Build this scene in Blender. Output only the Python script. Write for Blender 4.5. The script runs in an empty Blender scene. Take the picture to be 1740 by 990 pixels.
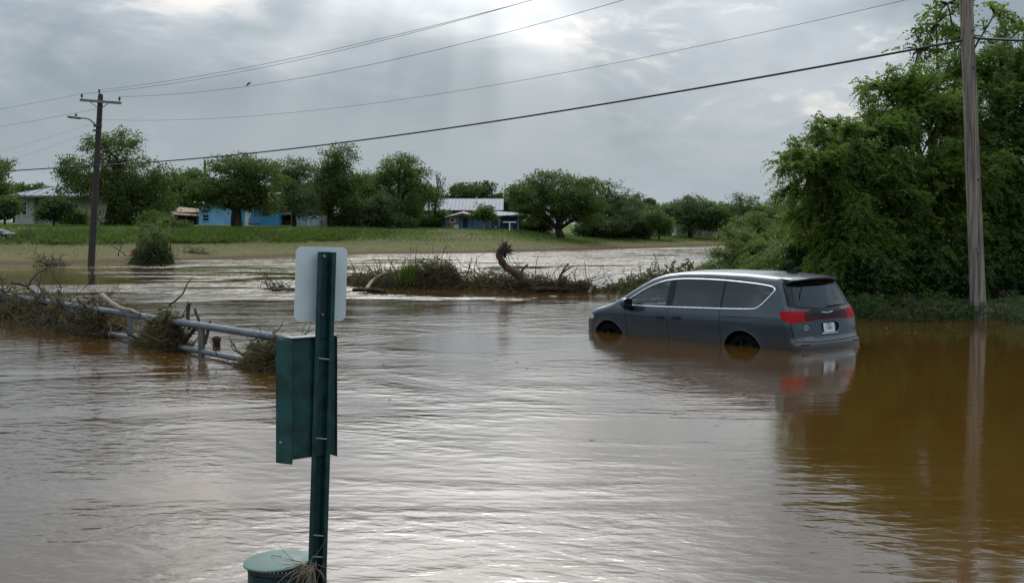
import bpy, bmesh, math, random
import numpy as np
from mathutils import Vector, Matrix
from mathutils.geometry import delaunay_2d_cdt

scene = bpy.context.scene
C = scene.collection
R = math.radians
rng = np.random.default_rng(7)
random.seed(7)

# ------------------------------------------------------------------ camera
F, YH, H, XC = 1900.0, 380.0, 2.05, 870.0     # focal length in photo pixels, horizon row, eye height
cam_d = bpy.data.cameras.new('camera')
cam = bpy.data.objects.new('camera', cam_d)
C.objects.link(cam)
cam.location = (0, 0, H)
cam.rotation_euler = (R(90), 0, 0)
cam_d.sensor_width = 36
cam_d.lens = 36 * F / 1740
cam_d.shift_y = -(495 - YH) / 1740
cam_d.clip_start = 0.1
cam_d.clip_end = 6000
scene.camera = cam

def W(px, py, Y):                       # a point seen at photo pixel (px,py), Y metres ahead
    return Vector(((px - XC) * Y / F, Y, H - (py - YH) * Y / F))
def G(px, py, z=0.0):                   # where the line through that pixel meets height z
    Y = (H - z) * F / (py - YH)
    return Vector(((px - XC) * Y / F, Y, z))

# ------------------------------------------------------------------ node helper
class NT:
    def __init__(s, tree): s.t = tree; s.n = tree.nodes; s.l = tree.links
    def put(s, inp, v):
        if v is None: return
        if isinstance(v, bpy.types.NodeSocket): s.l.new(v, inp)
        else:
            try: inp.default_value = v
            except Exception:
                inp.default_value = (v, v, v, 1) if inp.type == 'RGBA' else (v, v, v)
    def new(s, typ, **kw):
        n = s.n.new(typ)
        for k, v in kw.items(): setattr(n, k, v)
        return n
    def m(s, op, a, b=None, c=None, clamp=False):
        n = s.new('ShaderNodeMath', operation=op, use_clamp=clamp)
        s.put(n.inputs[0], a); s.put(n.inputs[1], b); s.put(n.inputs[2], c)
        return n.outputs[0]
    def v(s, op, a, b=None, scale=None):
        n = s.new('ShaderNodeVectorMath', operation=op)
        s.put(n.inputs[0], a); s.put(n.inputs[1], b)
        if scale is not None: s.put(n.inputs['Scale'], scale)
        return n.outputs['Value'] if op in ('DOT_PRODUCT', 'LENGTH') else n.outputs[0]
    def noise(s, vec, scale, detail=4, rough=.55, dist=0.0, dim='3D', w=None):
        n = s.new('ShaderNodeTexNoise', noise_dimensions=dim)
        if vec is not None: s.put(n.inputs['Vector'], vec)
        if w is not None: s.put(n.inputs['W'], w)
        n.inputs['Scale'].default_value = scale; n.inputs['Detail'].default_value = detail
        n.inputs['Roughness'].default_value = rough; n.inputs['Distortion'].default_value = dist
        return n.outputs[0]
    def ramp(s, f, lo, hi, a=0.0, b=1.0, smooth=True):
        n = s.new('ShaderNodeMapRange', interpolation_type='SMOOTHSTEP' if smooth else 'LINEAR')
        s.put(n.inputs[0], f); n.inputs[1].default_value = lo; n.inputs[2].default_value = hi
        s.put(n.inputs[3], a); s.put(n.inputs[4], b)
        return n.outputs[0]
    def mix(s, f, a, b, blend='MIX'):
        n = s.new('ShaderNodeMix', data_type='RGBA', blend_type=blend)
        s.put(n.inputs[0], f); s.put(n.inputs[6], col(a)); s.put(n.inputs[7], col(b))
        return n.outputs[2]
    def sep(s, vec):
        n = s.new('ShaderNodeSeparateXYZ'); s.put(n.inputs[0], vec); return n.outputs
    def comb(s, x, y, z):
        n = s.new('ShaderNodeCombineXYZ')
        for i, q in enumerate((x, y, z)): s.put(n.inputs[i], q)
        return n.outputs[0]
    def scale(s, vec, sc): return s.v('MULTIPLY', vec, sc)
def col(c):
    if isinstance(c, (tuple, list)) and len(c) == 3: return (*c, 1)
    return c

# ------------------------------------------------------------------ sky, sun, exposure
SUN_AZ, SUN_EL = R(-1.5), R(43)
SKX, SKY = 1.3, 0.7            # which stretch of cloud drifts over
world = bpy.data.worlds.new('World'); scene.world = world
world.use_nodes = True
w = NT(world.node_tree); w.n.clear()
d = w.v('NORMALIZE', w.new('ShaderNodeTexCoord').outputs['Generated'])
dx, dy, dz = w.sep(d)
skyt = w.new('ShaderNodeTexSky', sky_type='NISHITA')
skyt.sun_disc = False; skyt.sun_elevation = SUN_EL; skyt.sun_rotation = SUN_AZ
skyt.air_density = 1.2; skyt.dust_density = 3.0
clear = w.v('SCALE', skyt.outputs[0], scale=0.10)
up = w.m('MAXIMUM', dz, 0.0)
# cloud deck: the view direction laid onto a sheet overhead
cpw = w.v('ADD', w.scale(d, (1.0, 1.0, 1.9)), (SKX, SKY, 0.4))
big = w.noise(cpw, 3.1, 2, .45, .35)
mid = w.noise(w.scale(cpw, (1, 1, 1.25)), 7.5, 6, .55, .5)
fine = w.noise(w.scale(cpw, (1, 1, 1.6)), 21.0, 6, .6, .6)
cl = w.m('ADD', w.m('MULTIPLY', big, .68), w.m('ADD', w.m('MULTIPLY', mid, .26), w.m('MULTIPLY', fine, .08)))
c1 = w.mix(w.ramp(cl, .43, .63), (.165, .222, .272), (.360, .412, .462))
wisp = w.m('MULTIPLY', w.ramp(w.m('ADD', w.m('MULTIPLY', mid, .7), w.m('MULTIPLY', fine, .3)), .49, .62), w.ramp(big, .50, .62))
c2 = w.mix(w.m('MULTIPLY', wisp, .85), c1, (.70, .67, .63))
# thin even haze low down
low = w.ramp(dz, .01, .13, 1, 0)
c3 = w.mix(w.m('MULTIPLY', low, .7), c2, (.300, .362, .420))
# an overcast dome brightens towards the zenith
c3 = w.v('SCALE', c3, scale=w.m('ADD', w.ramp(dz, .15, .42, 1.0, 2.3), w.ramp(dz, .3, 1.0, 0, .9)))
# the sun behind the deck: glow and shafts spreading below the cloud edge
gel = R(25)
sd = Vector((math.sin(SUN_AZ) * math.cos(gel), math.cos(SUN_AZ) * math.cos(gel), math.sin(gel)))
cosang = w.v('DOT_PRODUCT', d, tuple(sd))
ang = w.m('ARCCOSINE', w.m('MINIMUM', cosang, .99999))
g1 = w.m('POWER', w.ramp(ang, 0, R(60), 1, 0, smooth=False), 2.2)
g2 = w.ramp(ang, R(4), R(18), 1, 0)
right = sd.cross(Vector((0, 0, 1))).normalized(); upv = right.cross(sd)
th = w.m('ARCTAN2', w.v('DOT_PRODUCT', d, tuple(right)), w.m('MULTIPLY', w.v('DOT_PRODUCT', d, tuple(upv)), -1.0))
shaft = w.noise(None, 3.0, 2, .45, 0, '1D', w=w.m('ADD', th, 4.37))
shaft = w.m('MULTIPLY', w.ramp(shaft, .38, .66), w.m('MULTIPLY', w.ramp(ang, R(29), R(10)), w.ramp(dz, .02, .10)))
add = w.m('ADD', w.m('MULTIPLY', g1, w.m('ADD', .02, w.m('MULTIPLY', mid, .24))), w.m('ADD', w.m('MULTIPLY', shaft, .17), w.m('MULTIPLY', g2, 1.7)))
c4 = w.v('ADD', c3, w.v('SCALE', (1.0, .97, .93), scale=add))
skyc = w.mix(.93, clear, c4)
# below the horizon the world is plain ground-dark
skyc = w.mix(w.ramp(dz, -.02, -.004), (.05, .045, .035), skyc)
bg = w.new('ShaderNodeBackground'); w.put(bg.inputs[0], skyc); bg.inputs[1].default_value = 1.0
out = w.new('ShaderNodeOutputWorld'); w.l.new(bg.outputs[0], out.inputs[0])

sun_d = bpy.data.lights.new('sun', 'SUN')
sun_d.energy = 1.5; sun_d.angle = R(36); sun_d.color = (1, .955, .89)
sun = bpy.data.objects.new('sun', sun_d); C.objects.link(sun)
sv = Vector((math.sin(SUN_AZ) * math.cos(SUN_EL), math.cos(SUN_AZ) * math.cos(SUN_EL), math.sin(SUN_EL)))
sun.rotation_euler = sv.to_track_quat('Z', 'Y').to_euler()
sun.location = (0, 30, 40)

scene.view_settings.view_transform = 'Standard'
scene.view_settings.look = 'None'
scene.view_settings.exposure = 0.28
scene.view_settings.gamma = 1.0
scene.render.engine = 'CYCLES'

# ------------------------------------------------------------------ object helpers
def tag(o, label=None, cat=None, group=None, kind=None):
    if label: o['label'] = label
    if cat: o['category'] = cat
    if group: o['group'] = group
    if kind: o['kind'] = kind
    return o
def empty(name, loc=(0, 0, 0), rz=0.0, label=None, cat=None, group=None):
    o = bpy.data.objects.new(name, None); C.objects.link(o)
    o.empty_display_size = .2
    o.location = loc; o.rotation_euler = (0, 0, rz)
    return tag(o, label, cat, group)
def mesh_obj(name, me, mat=None, parent=None, loc=None):
    o = bpy.data.objects.new(name, me); C.objects.link(o)
    if mat is not None and len(me.materials) == 0: me.materials.append(mat)
    if parent is not None: o.parent = parent
    if loc is not None: o.location = loc
    return o
class MB:
    """collects solids, builds them as one mesh object"""
    def __init__(s): s.v = []; s.f = []
    def add(s, vs, fs):
        b = len(s.v); s.v += [tuple(q) for q in vs]; s.f += [tuple(i + b for i in f) for f in fs]; return s
    def box(s, c, d, rot=None):
        hx, hy, hz = d[0] / 2, d[1] / 2, d[2] / 2
        vs = [Vector((x, y, z)) for x in (-hx, hx) for y in (-hy, hy) for z in (-hz, hz)]
        if rot is not None: vs = [rot @ q for q in vs]
        vs = [q + Vector(c) for q in vs]
        return s.add(vs, [(0, 1, 3, 2), (4, 6, 7, 5), (0, 4, 5, 1), (2, 3, 7, 6), (0, 2, 6, 4), (1, 5, 7, 3)])
    def beam(s, a, b, wd, ht):
        a, b = Vector(a), Vector(b); x = (b - a); L = x.length; x.normalize()
        z = Vector((0, 0, 1)) if abs(x.z) < .95 else Vector((0, 1, 0))
        y = z.cross(x).normalized(); z = x.cross(y)
        return s.box((a + b) / 2, (L, wd, ht), Matrix((x, y, z)).transposed())
    def tube(s, pts, rad, n=8, cap=True):
        pts = [Vector(p) for p in pts]
        if not hasattr(rad, '__len__'): rad = [rad] * len(pts)
        vs = []; fs = []; prev = None
        for i, p in enumerate(pts):
            t = (pts[min(i + 1, len(pts) - 1)] - pts[max(i - 1, 0)])
            t = t.normalized() if t.length > 1e-9 else Vector((0, 0, 1))
            if prev is None:
                a = t.orthogonal().normalized()
            else:
                a = (prev - t * prev.dot(t))
                a = a.normalized() if a.length > 1e-6 else t.orthogonal().normalized()
            prev = a; b = t.cross(a)
            for k in range(n):
                an = 2 * math.pi * k / n
                vs.append(p + (a * math.cos(an) + b * math.sin(an)) * rad[i])
        for i in range(len(pts) - 1):
            for k in range(n):
                k2 = (k + 1) % n
                fs.append((i * n + k, i * n + k2, (i + 1) * n + k2, (i + 1) * n + k))
        if cap:
            fs.append(tuple(range(n - 1, -1, -1))); fs.append(tuple((len(pts) - 1) * n + k for k in range(n)))
        return s.add(vs, fs)
    def lathe(s, prof, c=(0, 0, 0), axis='z', n=24, cap=True):
        vs = []; fs = []; c = Vector(c)
        for r, h in prof:
            for k in range(n):
                a = 2 * math.pi * k / n; q = (r * math.cos(a), r * math.sin(a), h)
                if axis == 'y': q = (q[0], q[2], q[1])
                if axis == 'x': q = (q[2], q[0], q[1])
                vs.append(c + Vector(q))
        for i in range(len(prof) - 1):
            for k in range(n):
                k2 = (k + 1) % n
                fs.append((i * n + k, i * n + k2, (i + 1) * n + k2, (i + 1) * n + k))
        if cap:
            fs.append(tuple(range(n - 1, -1, -1))); fs.append(tuple((len(prof) - 1) * n + k for k in range(n)))
        return s.add(vs, fs)
    def prism(s, poly, a, b):
        """poly: list of 3D points; extruded by vector b-a applied as offsets a and b"""
        n = len(poly); a, b = Vector(a), Vector(b)
        vs = [Vector(p) + a for p in poly] + [Vector(p) + b for p in poly]
        fs = [tuple(range(n - 1, -1, -1)), tuple(range(n, 2 * n))]
        fs += [(i, (i + 1) % n, n + (i + 1) % n, n + i) for i in range(n)]
        return s.add(vs, fs)
    def build(s, name, mat, parent=None, smooth=False, loc=None, bevel=0):
        me = bpy.data.meshes.new(name); me.from_pydata(s.v, [], s.f)
        bm = bmesh.new(); bm.from_mesh(me)
        bmesh.ops.recalc_face_normals(bm, faces=bm.faces)
        if bevel: bmesh.ops.bevel(bm, geom=bm.edges[:], offset=bevel, segments=2, affect='EDGES', clamp_overlap=True)
        bm.to_mesh(me); bm.free(); me.update()
        if smooth:
            me.polygons.foreach_set('use_smooth', [True] * len(me.polygons))
            if smooth == 'auto': me.set_sharp_from_angle(angle=R(40))
        return mesh_obj(name, me, mat, parent, loc)
def np_mesh(name, V, faces_n, mat, parent=None):
    """V: (N,3); consecutive groups of faces_n vertices are faces"""
    V = np.asarray(V, dtype=np.float32); n = len(V); k = n // faces_n
    me = bpy.data.meshes.new(name)
    me.vertices.add(n); me.vertices.foreach_set('co', V.ravel())
    me.loops.add(n); me.loops.foreach_set('vertex_index', np.arange(n, dtype=np.int32))
    me.polygons.add(k)
    me.polygons.foreach_set('loop_start', np.arange(0, n, faces_n, dtype=np.int32))
    me.update(calc_edges=True)
    return mesh_obj(name, me, mat, parent)
def unit(a): return a / np.maximum(np.linalg.norm(a, axis=-1, keepdims=True), 1e-9)
def leaf_quads(c, d, L, Wd, r=None):
    """rhombus leaves: centres c, directions d, lengths L, widths Wd -> (4N,3)"""
    r = rng if r is None else r
    d = unit(d); a = unit(np.cross(d, r.normal(size=c.shape)))
    L = np.asarray(L)[:, None]; Wd = np.asarray(Wd)[:, None]
    bend = unit(np.cross(d, a)) * (Wd * .22)
    q = np.stack([c - d * L * .5, c + a * Wd * .5 - d * L * .05 + bend, c + d * L * .5, c - a * Wd * .5 - d * L * .05 + bend], axis=1)
    return q.reshape(-1, 3)

# ------------------------------------------------------------------ materials
def mat(name, base, rough=.6, metal=0.0, spec=.5, var=.0, vscale=3.0, bump=0.0, bscale=30.0, coat=0.0, stretch=(1, 1, 1)):
    m = bpy.data.materials.new(name); m.use_nodes = True
    t = NT(m.node_tree); p = m.node_tree.nodes['Principled BSDF']
    p.inputs['Roughness'].default_value = rough; p.inputs['Metallic'].default_value = metal
    p.inputs['Specular IOR Level'].default_value = spec; p.inputs['Coat Weight'].default_value = coat
    p.inputs['Coat Roughness'].default_value = .04
    if var or bump: co = t.scale(t.new('ShaderNodeTexCoord').outputs['Object'], stretch)
    if var:
        n = t.noise(co, vscale, 6, .62)
        f = t.ramp(n, .3, .7)
        dark = tuple(b * (1 - var) for b in base); lite = tuple(min(1, b * (1 + var)) for b in base)
        t.put(p.inputs['Base Color'], t.mix(f, dark, lite))
        t.put(p.inputs['Roughness'], t.ramp(n, .3, .7, max(0, rough - .08), min(1, rough + .1)))
    else: p.inputs['Base Color'].default_value = (*base, 1)
    if bump:
        b = t.new('ShaderNodeBump'); b.inputs['Strength'].default_value = 1.0; b.inputs['Distance'].default_value = bump
        t.put(b.inputs['Height'], t.noise(co, bscale, 5, .6)); t.l.new(b.outputs[0], p.inputs['Normal'])
    return m
def leaf_mat(name, a, b, c=None, trans=.35, rough=.55, spec=.25):
    m = bpy.data.materials.new(name); m.use_nodes = True
    t = NT(m.node_tree); p = m.node_tree.nodes['Principled BSDF']
    ri = t.new('ShaderNodeNewGeometry').outputs['Random Per Island']
    cc = t.mix(ri, a, b)
    if c is not None:
        cc = t.mix(t.ramp(ri, .86, .97), cc, c)
    n = t.noise(t.new('ShaderNodeTexCoord').outputs['Object'], .9, 3, .5)
    cc = t.mix(t.ramp(n, .35, .65, 0, .45), cc, tuple(q * .62 for q in a))
    t.put(p.inputs['Base Color'], cc)
    p.inputs['Roughness'].default_value = rough; p.inputs['Specular IOR Level'].default_value = spec
    tr = t.new('ShaderNodeBsdfTranslucent'); t.put(tr.inputs[0], t.mix(.5, cc, (.20, .30, .03), 'MIX'))
    mx = t.new('ShaderNodeMixShader'); mx.inputs[0].default_value = trans
    t.l.new(p.outputs[0], mx.inputs[1]); t.l.new(tr.outputs[0], mx.inputs[2])
    t.l.new(mx.outputs[0], m.node_tree.nodes['Material Output'].inputs[0])
    return m
M = {}
M['leaf_a'] = leaf_mat('leaf_mesquite', (.050, .080, .020), (.105, .142, .036))
M['leaf_b'] = leaf_mat('leaf_dark', (.034, .056, .022), (.068, .098, .034))
M['leaf_c'] = leaf_mat('leaf_grey_green', (.075, .105, .052), (.120, .155, .075))
M['leaf_d'] = leaf_mat('leaf_bright', (.056, .100, .022), (.110, .162, .038), (.15, .17, .06))
M['leaf_near'] = leaf_mat('leaf_near', (.078, .142, .022), (.155, .225, .038), (.20, .24, .06), trans=.52, rough=.45, spec=.3)
M['leaf_deep'] = leaf_mat('leaf_deep', (.048, .098, .020), (.100, .160, .034), (.15, .18, .06), trans=.48, rough=.45, spec=.3)  # darker greens put deep shade into the leaf colour
M['leaf_under'] = leaf_mat('leaf_under', (.026, .062, .018), (.056, .105, .030), (.10, .12, .05), trans=.3)  # dark greens carry the undergrowth's shade in their colour
M['leaf_willow'] = leaf_mat('leaf_willow', (.090, .130, .034), (.150, .190, .060), (.20, .17, .09), trans=.4)
M['leaf_dead'] = leaf_mat('leaf_dead', (.080, .052, .028), (.175, .122, .070), (.23, .19, .12), trans=.2, rough=.8)
M['leaf_muddy'] = leaf_mat('leaf_muddy', (.045, .042, .020), (.100, .090, .045), (.05, .09, .02), trans=.25, rough=.8)
M['grass_green'] = leaf_mat('grass_green', (.050, .088, .016), (.100, .140, .030), (.16, .15, .06), trans=.35, rough=.7)
M['grass_tan'] = leaf_mat('grass_tan', (.11, .10, .04), (.20, .165, .08), (.09, .12, .03), trans=.25, rough=.8)
M['reed'] = leaf_mat('reed', (.07, .13, .02), (.15, .21, .04), trans=.35)
M['bark'] = mat('bark', (.040, .030, .022), .95, spec=.1, var=.45, vscale=4, bump=.03, bscale=12, stretch=(1, 1, .3))
M['bark_pale'] = mat('bark_pale', (.23, .17, .12), .8, var=.3, vscale=6, bump=.01, bscale=25)
M['twig'] = mat('twig', (.055, .036, .023), .85, var=.5, vscale=1.7)
M['twig_red'] = mat('twig_red', (.085, .045, .026), .85, var=.5, vscale=6, bump=.03, bscale=14)
M['pole_dark'] = mat('pole_dark', (.045, .035, .028), .9, var=.35, vscale=2.5, stretch=(4, 4, .4), bump=.01, bscale=20)
M['steel_dark'] = mat('steel_dark', (.06, .065, .07), .5, .6)
M['wire'] = mat('wire', (.025, .025, .027), .6)
M['wire_al'] = mat('wire_aluminium', (.16, .165, .17), .5, .7)
M['galv'] = mat('galvanised', (.13, .148, .168), .5, .35, var=.22, vscale=5, bump=.002, bscale=60)
M['galv_dirty'] = mat('galvanised_dirty', (.16, .155, .15), .6, .5, var=.35, vscale=5)
# ------------------------------------------------------------------ ground: one sheet, river bed included
SHX = np.array([-400, -120, -60, -31, -25.5, -18.6, -10.6, -1.6, 5.9, 18.9, 40, 100, 400.])
SHY = np.array([30, 40, 47, 54, 56, 62, 75, 78, 86.5, 102, 128, 190, 420.])
def shore_far(X): return np.interp(X, SHX, SHY)
RBY = np.array([20, 24, 30, 36, 46, 60, 75, 95, 130, 300.])
RBX = np.array([9.2, 8.3, 7.6, 7.4, 8.2, 13, 21, 42, 90, 330.])
def wob(X, Y, s=1.0):
    return (np.sin(X * .31 * s + 1.3) * np.cos(Y * .27 * s + .4) + .5 * np.sin(X * .83 * s + Y * .57 * s) + .3 * np.sin(X * 1.9 * s - Y * 1.3 * s + 2)) / 1.8
def ground_z(X, Y):
    X = np.asarray(X, float); Y = np.asarray(Y, float)
    s = Y - shore_far(X) + .5 * wob(X, Y)
    hgt = np.interp(X, [-60, -30, -8, 0, 6, 20], [1.16, 1.12, 1.0, .92, .50, .40])
    z = np.interp(s, [-12, 0, 4, 8, 12, 17, 30, 120, 600, 4000], [-1.0, 0, .26, .55, 1.12, 1.66, 1.74, 2.0, 2.6, 3])
    far = np.where(s > 0, z * hgt + .06 * wob(X, Y, 2.1) * np.clip(s / 3, 0, 1), z)
    dr = np.minimum(Y - 24.15 - .25 * wob(X, Y, 1.5) - .04 * np.clip(X - 12, -9, 30) * 0, X - np.interp(Y, RBY, RBX))
    right = np.interp(dr, [-6, 0, 3, 12], [-1.0, 0, .45, .9]) + .05 * wob(X, Y, 2.3)
    near = np.interp(Y, [-120, -45, -22, -3, 4.6, 5.6, 9.0], [4.2, 3.8, 2.8, .6, .12, .02, -1.0])  # unseen rise behind the camera, added to darken reflections in the van
    return np.maximum(np.maximum(far, right), np.maximum(near, -1.0))
def axis(lo, hi, step, outs):
    mid = list(np.arange(lo, hi + .01, step))
    return np.array(sorted([-o for o in outs if -o < lo] + mid + [o for o in outs if o > hi]))
gx = axis(-64, 64, 1.0, [70, 80, 95, 120, 160, 220, 320, 500, 900, 2000, 4000])
gy = np.array(sorted(list(np.arange(-12, 150, .9)) + [-20, -40, -90, -250, -800, 160, 175, 195, 220, 260, 320, 420, 600, 900, 1500, 2600, 4500]))
XX, YY = np.meshgrid(gx, gy); ZZ = ground_z(XX, YY)
V = np.stack([XX, YY, ZZ], -1).reshape(-1, 3); nx, ny = len(gx), len(gy)
me = bpy.data.meshes.new('ground')
ii = (np.arange(ny - 1)[:, None] * nx + np.arange(nx - 1)[None]).ravel()
me.from_pydata(V.tolist(), [], np.stack([ii, ii + 1, ii + 1 + nx, ii + nx], -1).tolist())
me.polygons.foreach_set('use_smooth', [True] * len(me.polygons))
sdist = (YY - shore_far(XX)).ravel()
at = me.attributes.new('dry', 'FLOAT', 'POINT')
at.data.foreach_set('value', np.interp(sdist, [-2, 0, 6, 9.5, 13, 40], [1, 1, .92, .55, .04, .05]).astype(np.float32))
gm = bpy.data.materials.new('bank_grass'); gm.use_nodes = True
t = NT(gm.node_tree); p = gm.node_tree.nodes['Principled BSDF']
co = t.new('ShaderNodeTexCoord').outputs['Object']
dry = t.new('ShaderNodeAttribute', attribute_name='dry').outputs['Fac']
n1 = t.noise(t.scale(co, (.10, .22, 1)), 1.0, 5, .6, .4); n2 = t.noise(co, 1.1, 6, .65); n3 = t.noise(t.scale(co, (.5, 1.6, 1)), 2.2, 6, .7)
df = t.m('ADD', dry, t.m('MULTIPLY', t.m('SUBTRACT', n1, .5), 1.1), clamp=True)
green = t.mix(n2, (.040, .074, .013), (.088, .122, .026))
tan = t.mix(n3, (.095, .082, .034), (.180, .148, .072))
gcol = t.mix(df, green, tan)
gcol = t.mix(t.ramp(t.m('ADD', n1, t.m('MULTIPLY', n3, .3)), .70, .82, 0, .55), gcol, (.17, .12, .075))     # bare earth patches
hz = t.sep(co)[2]
gcol = t.mix(t.ramp(hz, .03, .22, 1, 0), gcol, (.085, .058, .032))                               # wet silt left by the flood
t.put(p.inputs['Base Color'], gcol); p.inputs['Roughness'].default_value = .95; p.inputs['Specular IOR Level'].default_value = .1
b = t.new('ShaderNodeBump'); b.inputs['Distance'].default_value = .12; t.put(b.inputs['Height'], n3); t.l.new(b.outputs[0], p.inputs['Normal'])
ground = mesh_obj('ground', me, gm); tag(ground, 'grassy river bank and bed running to the horizon', 'ground', kind='structure')

# ------------------------------------------------------------------ water: muddy, opaque, rippled
wm = bpy.data.materials.new('flood_water'); wm.use_nodes = True
t = NT(wm.node_tree); p = wm.node_tree.nodes['Principled BSDF']
co = t.new('ShaderNodeTexCoord').outputs['Object']
X, Y, Z = t.sep(co)
# current: ripples are lively out in the stream and die in the sheltered pool by the trees
pool = t.m('MULTIPLY', t.ramp(t.m('SUBTRACT', X, t.m('MULTIPLY', Y, .02)), -2.5, 5.0), t.ramp(Y, 24, 30, 1, 0))
streak = t.noise(t.scale(co, (.075, .17, 1)), 1.0, 5, .6, 1.6)
patch = t.noise(t.scale(co, (.16, .30, 1)), 1.0, 4, .55, 1.4)
live = t.m('MULTIPLY', t.m('MULTIPLY', t.ramp(pool, 0, 1, 1.0, .17), t.ramp(Y, 22, 38, 1.0, .22)), t.ramp(patch, .36, .64, .30, 1.35))
chan = t.ramp(Y, 27, 36)
cw = t.m('MULTIPLY', t.m('MULTIPLY', chan, t.ramp(X, -16, -2, .75, 1.0)), t.ramp(t.m('ADD', streak, t.ramp(X, -22, 2, -.045, .06)), .47, .57, .02, 1.0))
# four trains of ripples
wv = t.noise(t.scale(co, (1.7, 3.4, 1)), 1.0, 2, .5, .3)
wa = t.noise(t.scale(co, (4.2, 8.0, 1)), 1.0, 3, .55, .5)
rot = t.new('ShaderNodeVectorRotate', rotation_type='Z_AXIS'); t.put(rot.inputs['Vector'], co); rot.inputs['Angle'].default_value = R(24)
wb = t.noise(t.scale(rot.outputs[0], (3.0, 6.5, 1)), 1.0, 2, .5, .4)
wc = t.noise(t.scale(co, (.35, .75, 1)), 1.0, 3, .5, .6)
wd = t.noise(t.scale(co, (1.3, 1.7, 1)), 1.0, 4, .62, .9)
hsum = t.m('ADD', t.m('MULTIPLY', wv, .0080), t.m('ADD', t.m('MULTIPLY', wa, .0075), t.m('MULTIPLY', wb, .0088)))
hgt = t.m('MULTIPLY', hsum, live)
hgt = t.m('ADD', hgt, t.m('MULTIPLY', cw, t.m('ADD', t.m('MULTIPLY', wd, .15), t.m('MULTIPLY', wc, .08))))
hgt = t.m('ADD', hgt, t.m('MULTIPLY', wc, .005))
b = t.new('ShaderNodeBump'); b.inputs['Strength'].default_value = 1.0; b.inputs['Distance'].default_value = 1.0
t.put(b.inputs['Height'], hgt); t.l.new(b.outputs[0], p.inputs['Normal'])
silt = t.noise(t.scale(co, (.09, .25, 1)), 1.0, 5, .6, 1.0)
wcol = t.mix(silt, (.068, .030, .0045), (.094, .046, .0095))
foam = t.m('MULTIPLY', t.ramp(t.noise(t.scale(co, (1.0, 3.2, 1)), 1.3, 7, .68, .6), .60, .72), t.m('MULTIPLY', chan, t.ramp(streak, .50, .62)))
wcol = t.mix(t.m('MULTIPLY', foam, .5), wcol, (.42, .38, .33))
t.put(p.inputs['Base Color'], wcol)
t.put(p.inputs['Roughness'], t.m('ADD', .07, t.m('MULTIPLY', foam, .3)))
p.inputs['IOR'].default_value = 1.40
p.inputs['Specular IOR Level'].default_value = .5
p.inputs['Coat Weight'].default_value = .45; p.inputs['Coat IOR'].default_value = 1.4; p.inputs['Coat Roughness'].default_value = .07; t.l.new(b.outputs[0], p.inputs['Coat Normal'])
wme = bpy.data.meshes.new('flood_water')
wme.from_pydata([(-420, -60, 0), (420, -60, 0), (420, 460, 0), (-420, 460, 0)], [], [(0, 1, 2, 3)])
water = mesh_obj('flood_water', wme, wm); tag(water, 'brown flood water with ripples covering the crossing', 'water', kind='structure')

# ------------------------------------------------------------------ weeds and grass on the far bank (uncountable)
def blades(name, pts, hmin, hmax, width, m, label, lean=.35):
    n = len(pts); hh = rng.uniform(hmin, hmax, n)
    d = np.stack([rng.normal(0, lean, n), rng.normal(0, lean, n), np.ones(n)], -1); d = unit(d)
    c = pts + d * (hh * .5)[:, None]
    o = np_mesh(name, leaf_quads(c, d, hh, rng.uniform(.6, 1.4, n) * width), 4, m)
    return tag(o, label, 'grass', kind='stuff')
def scatter(n, x0, x1, s0, s1, keep=None):
    x = rng.uniform(x0, x1, n); y = shore_far(x) + rng.uniform(s0, s1, n)
    if keep is not None:
        k = keep(x, y); x, y = x[k], y[k]
    return np.stack([x, y, ground_z(x, y) - .03], -1)
kp = lambda x, y: (np.sin(x * .37) * .4 + np.sin(x * .23 + y * .4) * .5 + rng.normal(0, 1.2, len(x))) > -.4
blades('bank_weeds', scatter(50000, -48, 24, 9, 22, kp), .07, .20, .05, M['grass_green'], 'green weeds on the upper slope of the far bank')
blades('dry_grass', scatter(30000, -45, 30, 1.0, 9, kp), .03, .10, .04, M['grass_tan'], 'dry flattened grass along the far waterline')

kq = lambda x, y: (np.sin(x * .9 + 1) + np.sin(x * .33 + 2) + .6 * np.sin(x * 2.3) + rng.normal(0, 1.3, len(x)) - .25 * np.abs(y - shore_far(x) - 12)) > .2
blades('bank_brush', scatter(60000, -46, -9, 9.5, 15, kq), .18, .55, .09, M['leaf_d'], 'dark leafy brush along the shoulder of the left bank', lean=.7)
# ------------------------------------------------------------------ trees
def limb(mb, a, b, r0, r1, sag=.0, n=5, r=random):
    a, b = Vector(a), Vector(b); L = (b - a).length; pts = []
    o = Vector((r.uniform(-1, 1), r.uniform(-1, 1), r.uniform(-.3, .6))) * L * .10
    for i in range(n + 1):
        t = i / n
        pts.append(a.lerp(b, t) + o * math.sin(math.pi * t) + Vector((0, 0, sag * L * math.sin(math.pi * t))))
    mb.tube(pts, [r0 + (r1 - r0) * i / n for i in range(n + 1)], n=6 if r0 > .05 else 4)
    return pts
def sublobes(lobes, rs, k, f):
    """break each big lobe into boughs set on and in its surface"""
    out = []
    for a in lobes:
        u = unit(rs.normal(size=(k, 3))); r_ = rs.uniform(.45, .80, k)
        for i in range(k):
            c = np.array(a[:3]) + u[i] * r_[i] * np.array(a[3:6]); s = f * rs.uniform(.7, 1.25)
            out.append((*c, a[3] * s, a[4] * s, a[5] * s * .85, (a[6] if len(a) > 6 else 1) * rs.uniform(.6, 1.3)))
    return out
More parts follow.
